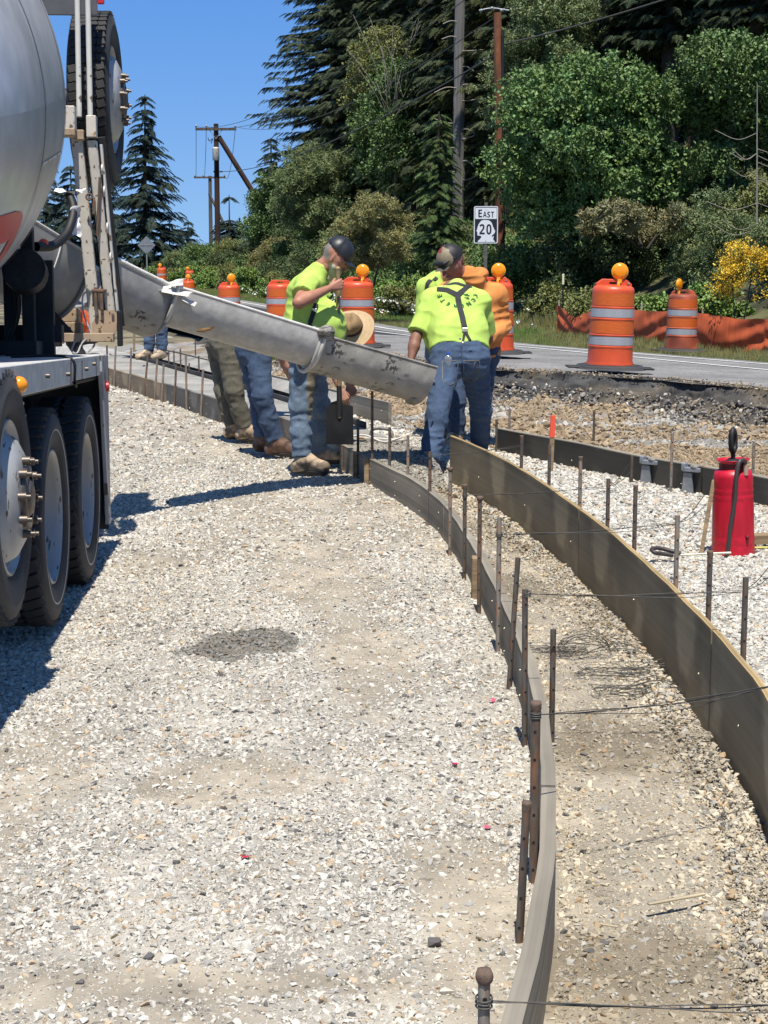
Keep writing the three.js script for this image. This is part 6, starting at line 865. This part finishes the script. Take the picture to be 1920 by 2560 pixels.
// forest conifers
{ const FG2 = 'dark conifers of the forest'; const F = [[1010, -58, 17, 3.0], [1090, -54, 19, 3.2], [930, -66, 18, 3.0], [870, -72, 20, 3.2], [800, -76, 19, 3.2], [790, -84, 20, 3.6], [850, -88, 21, 3.6], [1180, -52, 18, 2.9], [1270, -50, 18, 3.0], [1350, -48, 17, 2.8], [1430, -46, 18, 3.0], [1520, -46, 17, 2.8], [1610, -44, 17, 2.8], [1690, -44, 16, 2.8], [960, -78, 22, 3.4], [1060, -72, 22, 3.4], [1150, -68, 22, 3.4], [1240, -64, 22, 3.4], [1330, -62, 22, 3.4], [1420, -60, 21, 3.4], [1510, -58, 21, 3.2], [1600, -56, 20, 3.2], [1690, -54, 20, 3.2], [880, -90, 23, 3.8], [790, -96, 23, 3.8], [1000, -92, 24, 3.8], [1120, -88, 24, 3.8], [1240, -84, 24, 3.8], [1360, -80, 24, 3.8], [1480, -76, 24, 3.8], [1600, -74, 24, 3.8], [1710, -72, 24, 3.8], [1300, -56, 19, 3.0], [1475, -52, 19, 3.0], [1660, -49, 18, 2.8], [830, -100, 23, 3.8]];
  F.forEach(([u, z, h, w], i) => { const right = u > 1200; conifer('conifer', 'dark conifer in the ' + (z > -56 ? 'front' : z > -70 ? 'middle' : 'rear') + ' of the forest' + (u < 850 ? ' by its left edge' : u < 1000 ? ' left of the bare grey trunk' : u < 1180 ? ' behind the reddish pole' : u < 1350 ? ' above the broadleaf tree' : u < 1520 ? ' at the upper right' : ' at the right edge'), px(u, z), z, h, w, { group: FG2, low: z > -56 && right ? .28 : .1, s: z > -56 ? .4 : u < 900 ? .44 : .52, col: i % 4 === 1 ? [.085, .1, .03] : [.05, .07, .027], gap: right ? .3 : .12, dens: right ? .85 : 1.1 }); });
  conifer('edge_fir', 'tall fir on the left edge of the forest against the sky', px(745, -84), -84, 23, 4.6, { low: .06, s: .44, col: [.058, .078, .034], dens: 1.2 });
  conifer('young_fir', 'small bright young fir before the bare grey trunk', px(945, -46), -46, 4.4, .8, { low: .1, s: .3, col: [.08, .13, .035], y: 1.2 });
  conifer('young_fir', 'young pointed fir at the left foot of the forest edge', px(590, -88), -88, 6.5, 1.5, { low: .05, s: .45, col: [.04, .065, .04], y: 1.4 });
  conifer('tall_fir', 'tall ragged fir standing alone left of the utility poles', px(318, -112), -112, 12.6, 3.1, { y: -.2, low: .06, s: .72, col: [.03, .052, .034], dens: .95, lean: .25, gap: .2 });
  conifer('tall_fir', 'fir hidden behind the booster arms', px(232, -125), -125, 11.2, 3.2, { y: -.2, low: .05, s: .8, col: [.028, .048, .034] });
  conifer('tall_fir', 'fir behind the mixer drum, farthest left', px(110, -130), -130, 9.6, 3.4, { y: -.2, low: .05, s: .8, col: [.03, .05, .034] });
  conifer('tall_fir', 'fir between drum and booster arms', px(165, -122), -122, 8.6, 3.2, { y: -.2, low: .05, s: .8, col: [.03, .05, .034] });
  conifer('low_fir', 'low fir just right of the lone tall fir', px(372, -115), -115, 4.8, 2.2, { y: -.2, low: .05, s: .6, col: [.03, .05, .034] });
  conifer('low_fir', 'small spruce left of the utility poles', px(412, -118), -118, 4.4, 1.7, { y: 0, low: .05, s: .55, col: [.03, .052, .04] });
  conifer('flat_pine', 'spreading pine behind the utility poles', px(500, -125), -125, 6.4, 2.6, { y: 0, low: .35, s: .6, col: [.03, .05, .034], gap: .35 }); }
// bare trunks and twigs
{ const t = thing('dead_trunk', 'bare grey dead trunk standing before the forest', 'tree trunk', [px(987, -52), bankY(px(987, -52), -52) - .4, -52]); part('trunk', jitter(new THREE.CylinderGeometry(.13, .21, 11, 14, 30).translate(0, 5.5, 0), .07, 3), M.barkGrey, t); const r = RNG(5); for (let i = 0; i < 14; i++) { const y = 3 + 5.5 * r(), s = r() > .5 ? 1 : -1, l = .3 + .6 * r(); part('branch', tube([[0, y, .1], [s * l * .5, y + .05 * r(), .15], [s * l, y + (r() - .4) * .35, .2]], .018, 5, 8), M.twig, t); }
  [[1295, -47, .16], [1150, -60, .2], [1585, -45, .15], [940, -75, .2]].forEach(([u, z, rr], i) => { const x = px(u, z), d = thing('tree_trunk', ['dark bare trunk at the top right of the pole', 'thin dark trunk in the forest shade right of the grey trunk', 'dark trunk in the forest at the upper right', 'dark trunk left of the bare grey trunk'][i], 'tree trunk', [x, bankY(x, z) - .3, z]); part('trunk', jitter(new THREE.CylinderGeometry(rr * .7, rr, 14, 12, 24).translate(0, 7, 0), .06, 3), M.bark, d); });
  const sa = thing('bare_sapling', 'thin bare sapling with drooping branches at the right edge', 'sapling', [px(1625, -31), 1.6, -31]); part('trunk', bar([0, 0, 0], [-.1, 3.2, 0], .022, .008, 6), M.twig, sa); for (let i = 0; i < 14; i++) { const y = .5 + 1.9 * r(), s = i % 2 ? 1 : -1, l = .5 + .5 * r(); part('branch', tube([[-.03 * y, y, 0], [s * l * .5, y - .12, .05], [s * l, y + .1 * r(), .05 * r()]], .006, 4, 10), M.twig, sa); }
  const tw = thing('bare_twigs', 'bare pale twigs rising over the yellowish tree', 'bare tree', [px(855, -60), 3.6, -60]); for (let i = 0; i < 18; i++) { const a = (r() - .5) * 1.6, l = 1.2 + 1.8 * r(), b = (r() - .5) * 1.2, x0 = (r() - .5) * .8, y0 = 2.6 + 1.6 * r(); part('branch', tube([[x0, y0, 1.8], [x0 + a * l * .4, y0 + l * .5, 2 + b * .3], [x0 + a * l * .8, y0 + l * .9, 1.9 + b * .5]], .009, 4, 8), M.twig, tw); } part('trunk', bar([0, -2, 0], [0, 4, 1.7], .1, .05, 8), M.barkGrey, tw); }
// grass verge and daisies
{ const bl = []; const r = RNG(3); for (let i = 0; i < 9; i++) { const a = r() * 6.28, l = .6 + .5 * r(), o = .35 * r(); bl.push(Math.cos(a) * .12 - .03, 0, Math.sin(a) * .12, Math.cos(a) * .12 + .03, 0, Math.sin(a) * .12, Math.cos(a) * (.12 + o), l, Math.sin(a) * (.12 + o)); } const g = new THREE.BufferGeometry(); g.setAttribute('position', new THREE.Float32BufferAttribute(bl, 3)); g.computeVertexNormals();
  const L = []; for (let i = 0; i < 30000; i++) { const z = -17 * Math.pow(5.2, R()), off = Math.pow(R(), .8) * 3.4 + .05, x = xG(z) + off; L.push([x, bankY(x, z) - .01, z, .09 + .06 * R() + .34 * R() * sm(2.9, 3.6, off) + .0012 * -z, new THREE.Quaternion().setFromEuler(new THREE.Euler((R() - .5) * .4, R() * 6.3, (R() - .5) * .4))]); }
  const I = foliage('verge_grass', g, L, l => { const w = fb(l[0] * .5, l[2] * .3, 5, 3); return vary(mixc([.14, .22, .045], [.23, .22, .08], sm(.45, .62, w)), .5); }, scene); tag(I, 'green grass growing along the road verge', 'grass', null, 'stuff');
  const fl = mergeGeometries([0, 1, 2, 3, 4].map(i => rot(new THREE.CircleGeometry(.5, 7), -1 + i * .2, i, 0).translate((i % 3 - 1) * .9, (i % 2) * .4, (i - 2) * .5)).map(norm)); const D = []; for (let i = 0; i < 230; i++) { const far = R() < .85, z = far ? lerp(-40, -66, R()) : lerp(-33, -36.5, R()), x = xG(z) + 1.0 + 1.5 * R(); D.push([x, bankY(x, z) + .25 + .3 * R(), z, .032 + .02 * R()]); } const J = foliage('daisies', fl, D, () => vary([.78, .78, .72], .2), scene); tag(J, 'white daisies flowering in the verge grass', 'flowers', null, 'stuff'); }
renderer.render(scene, camera);
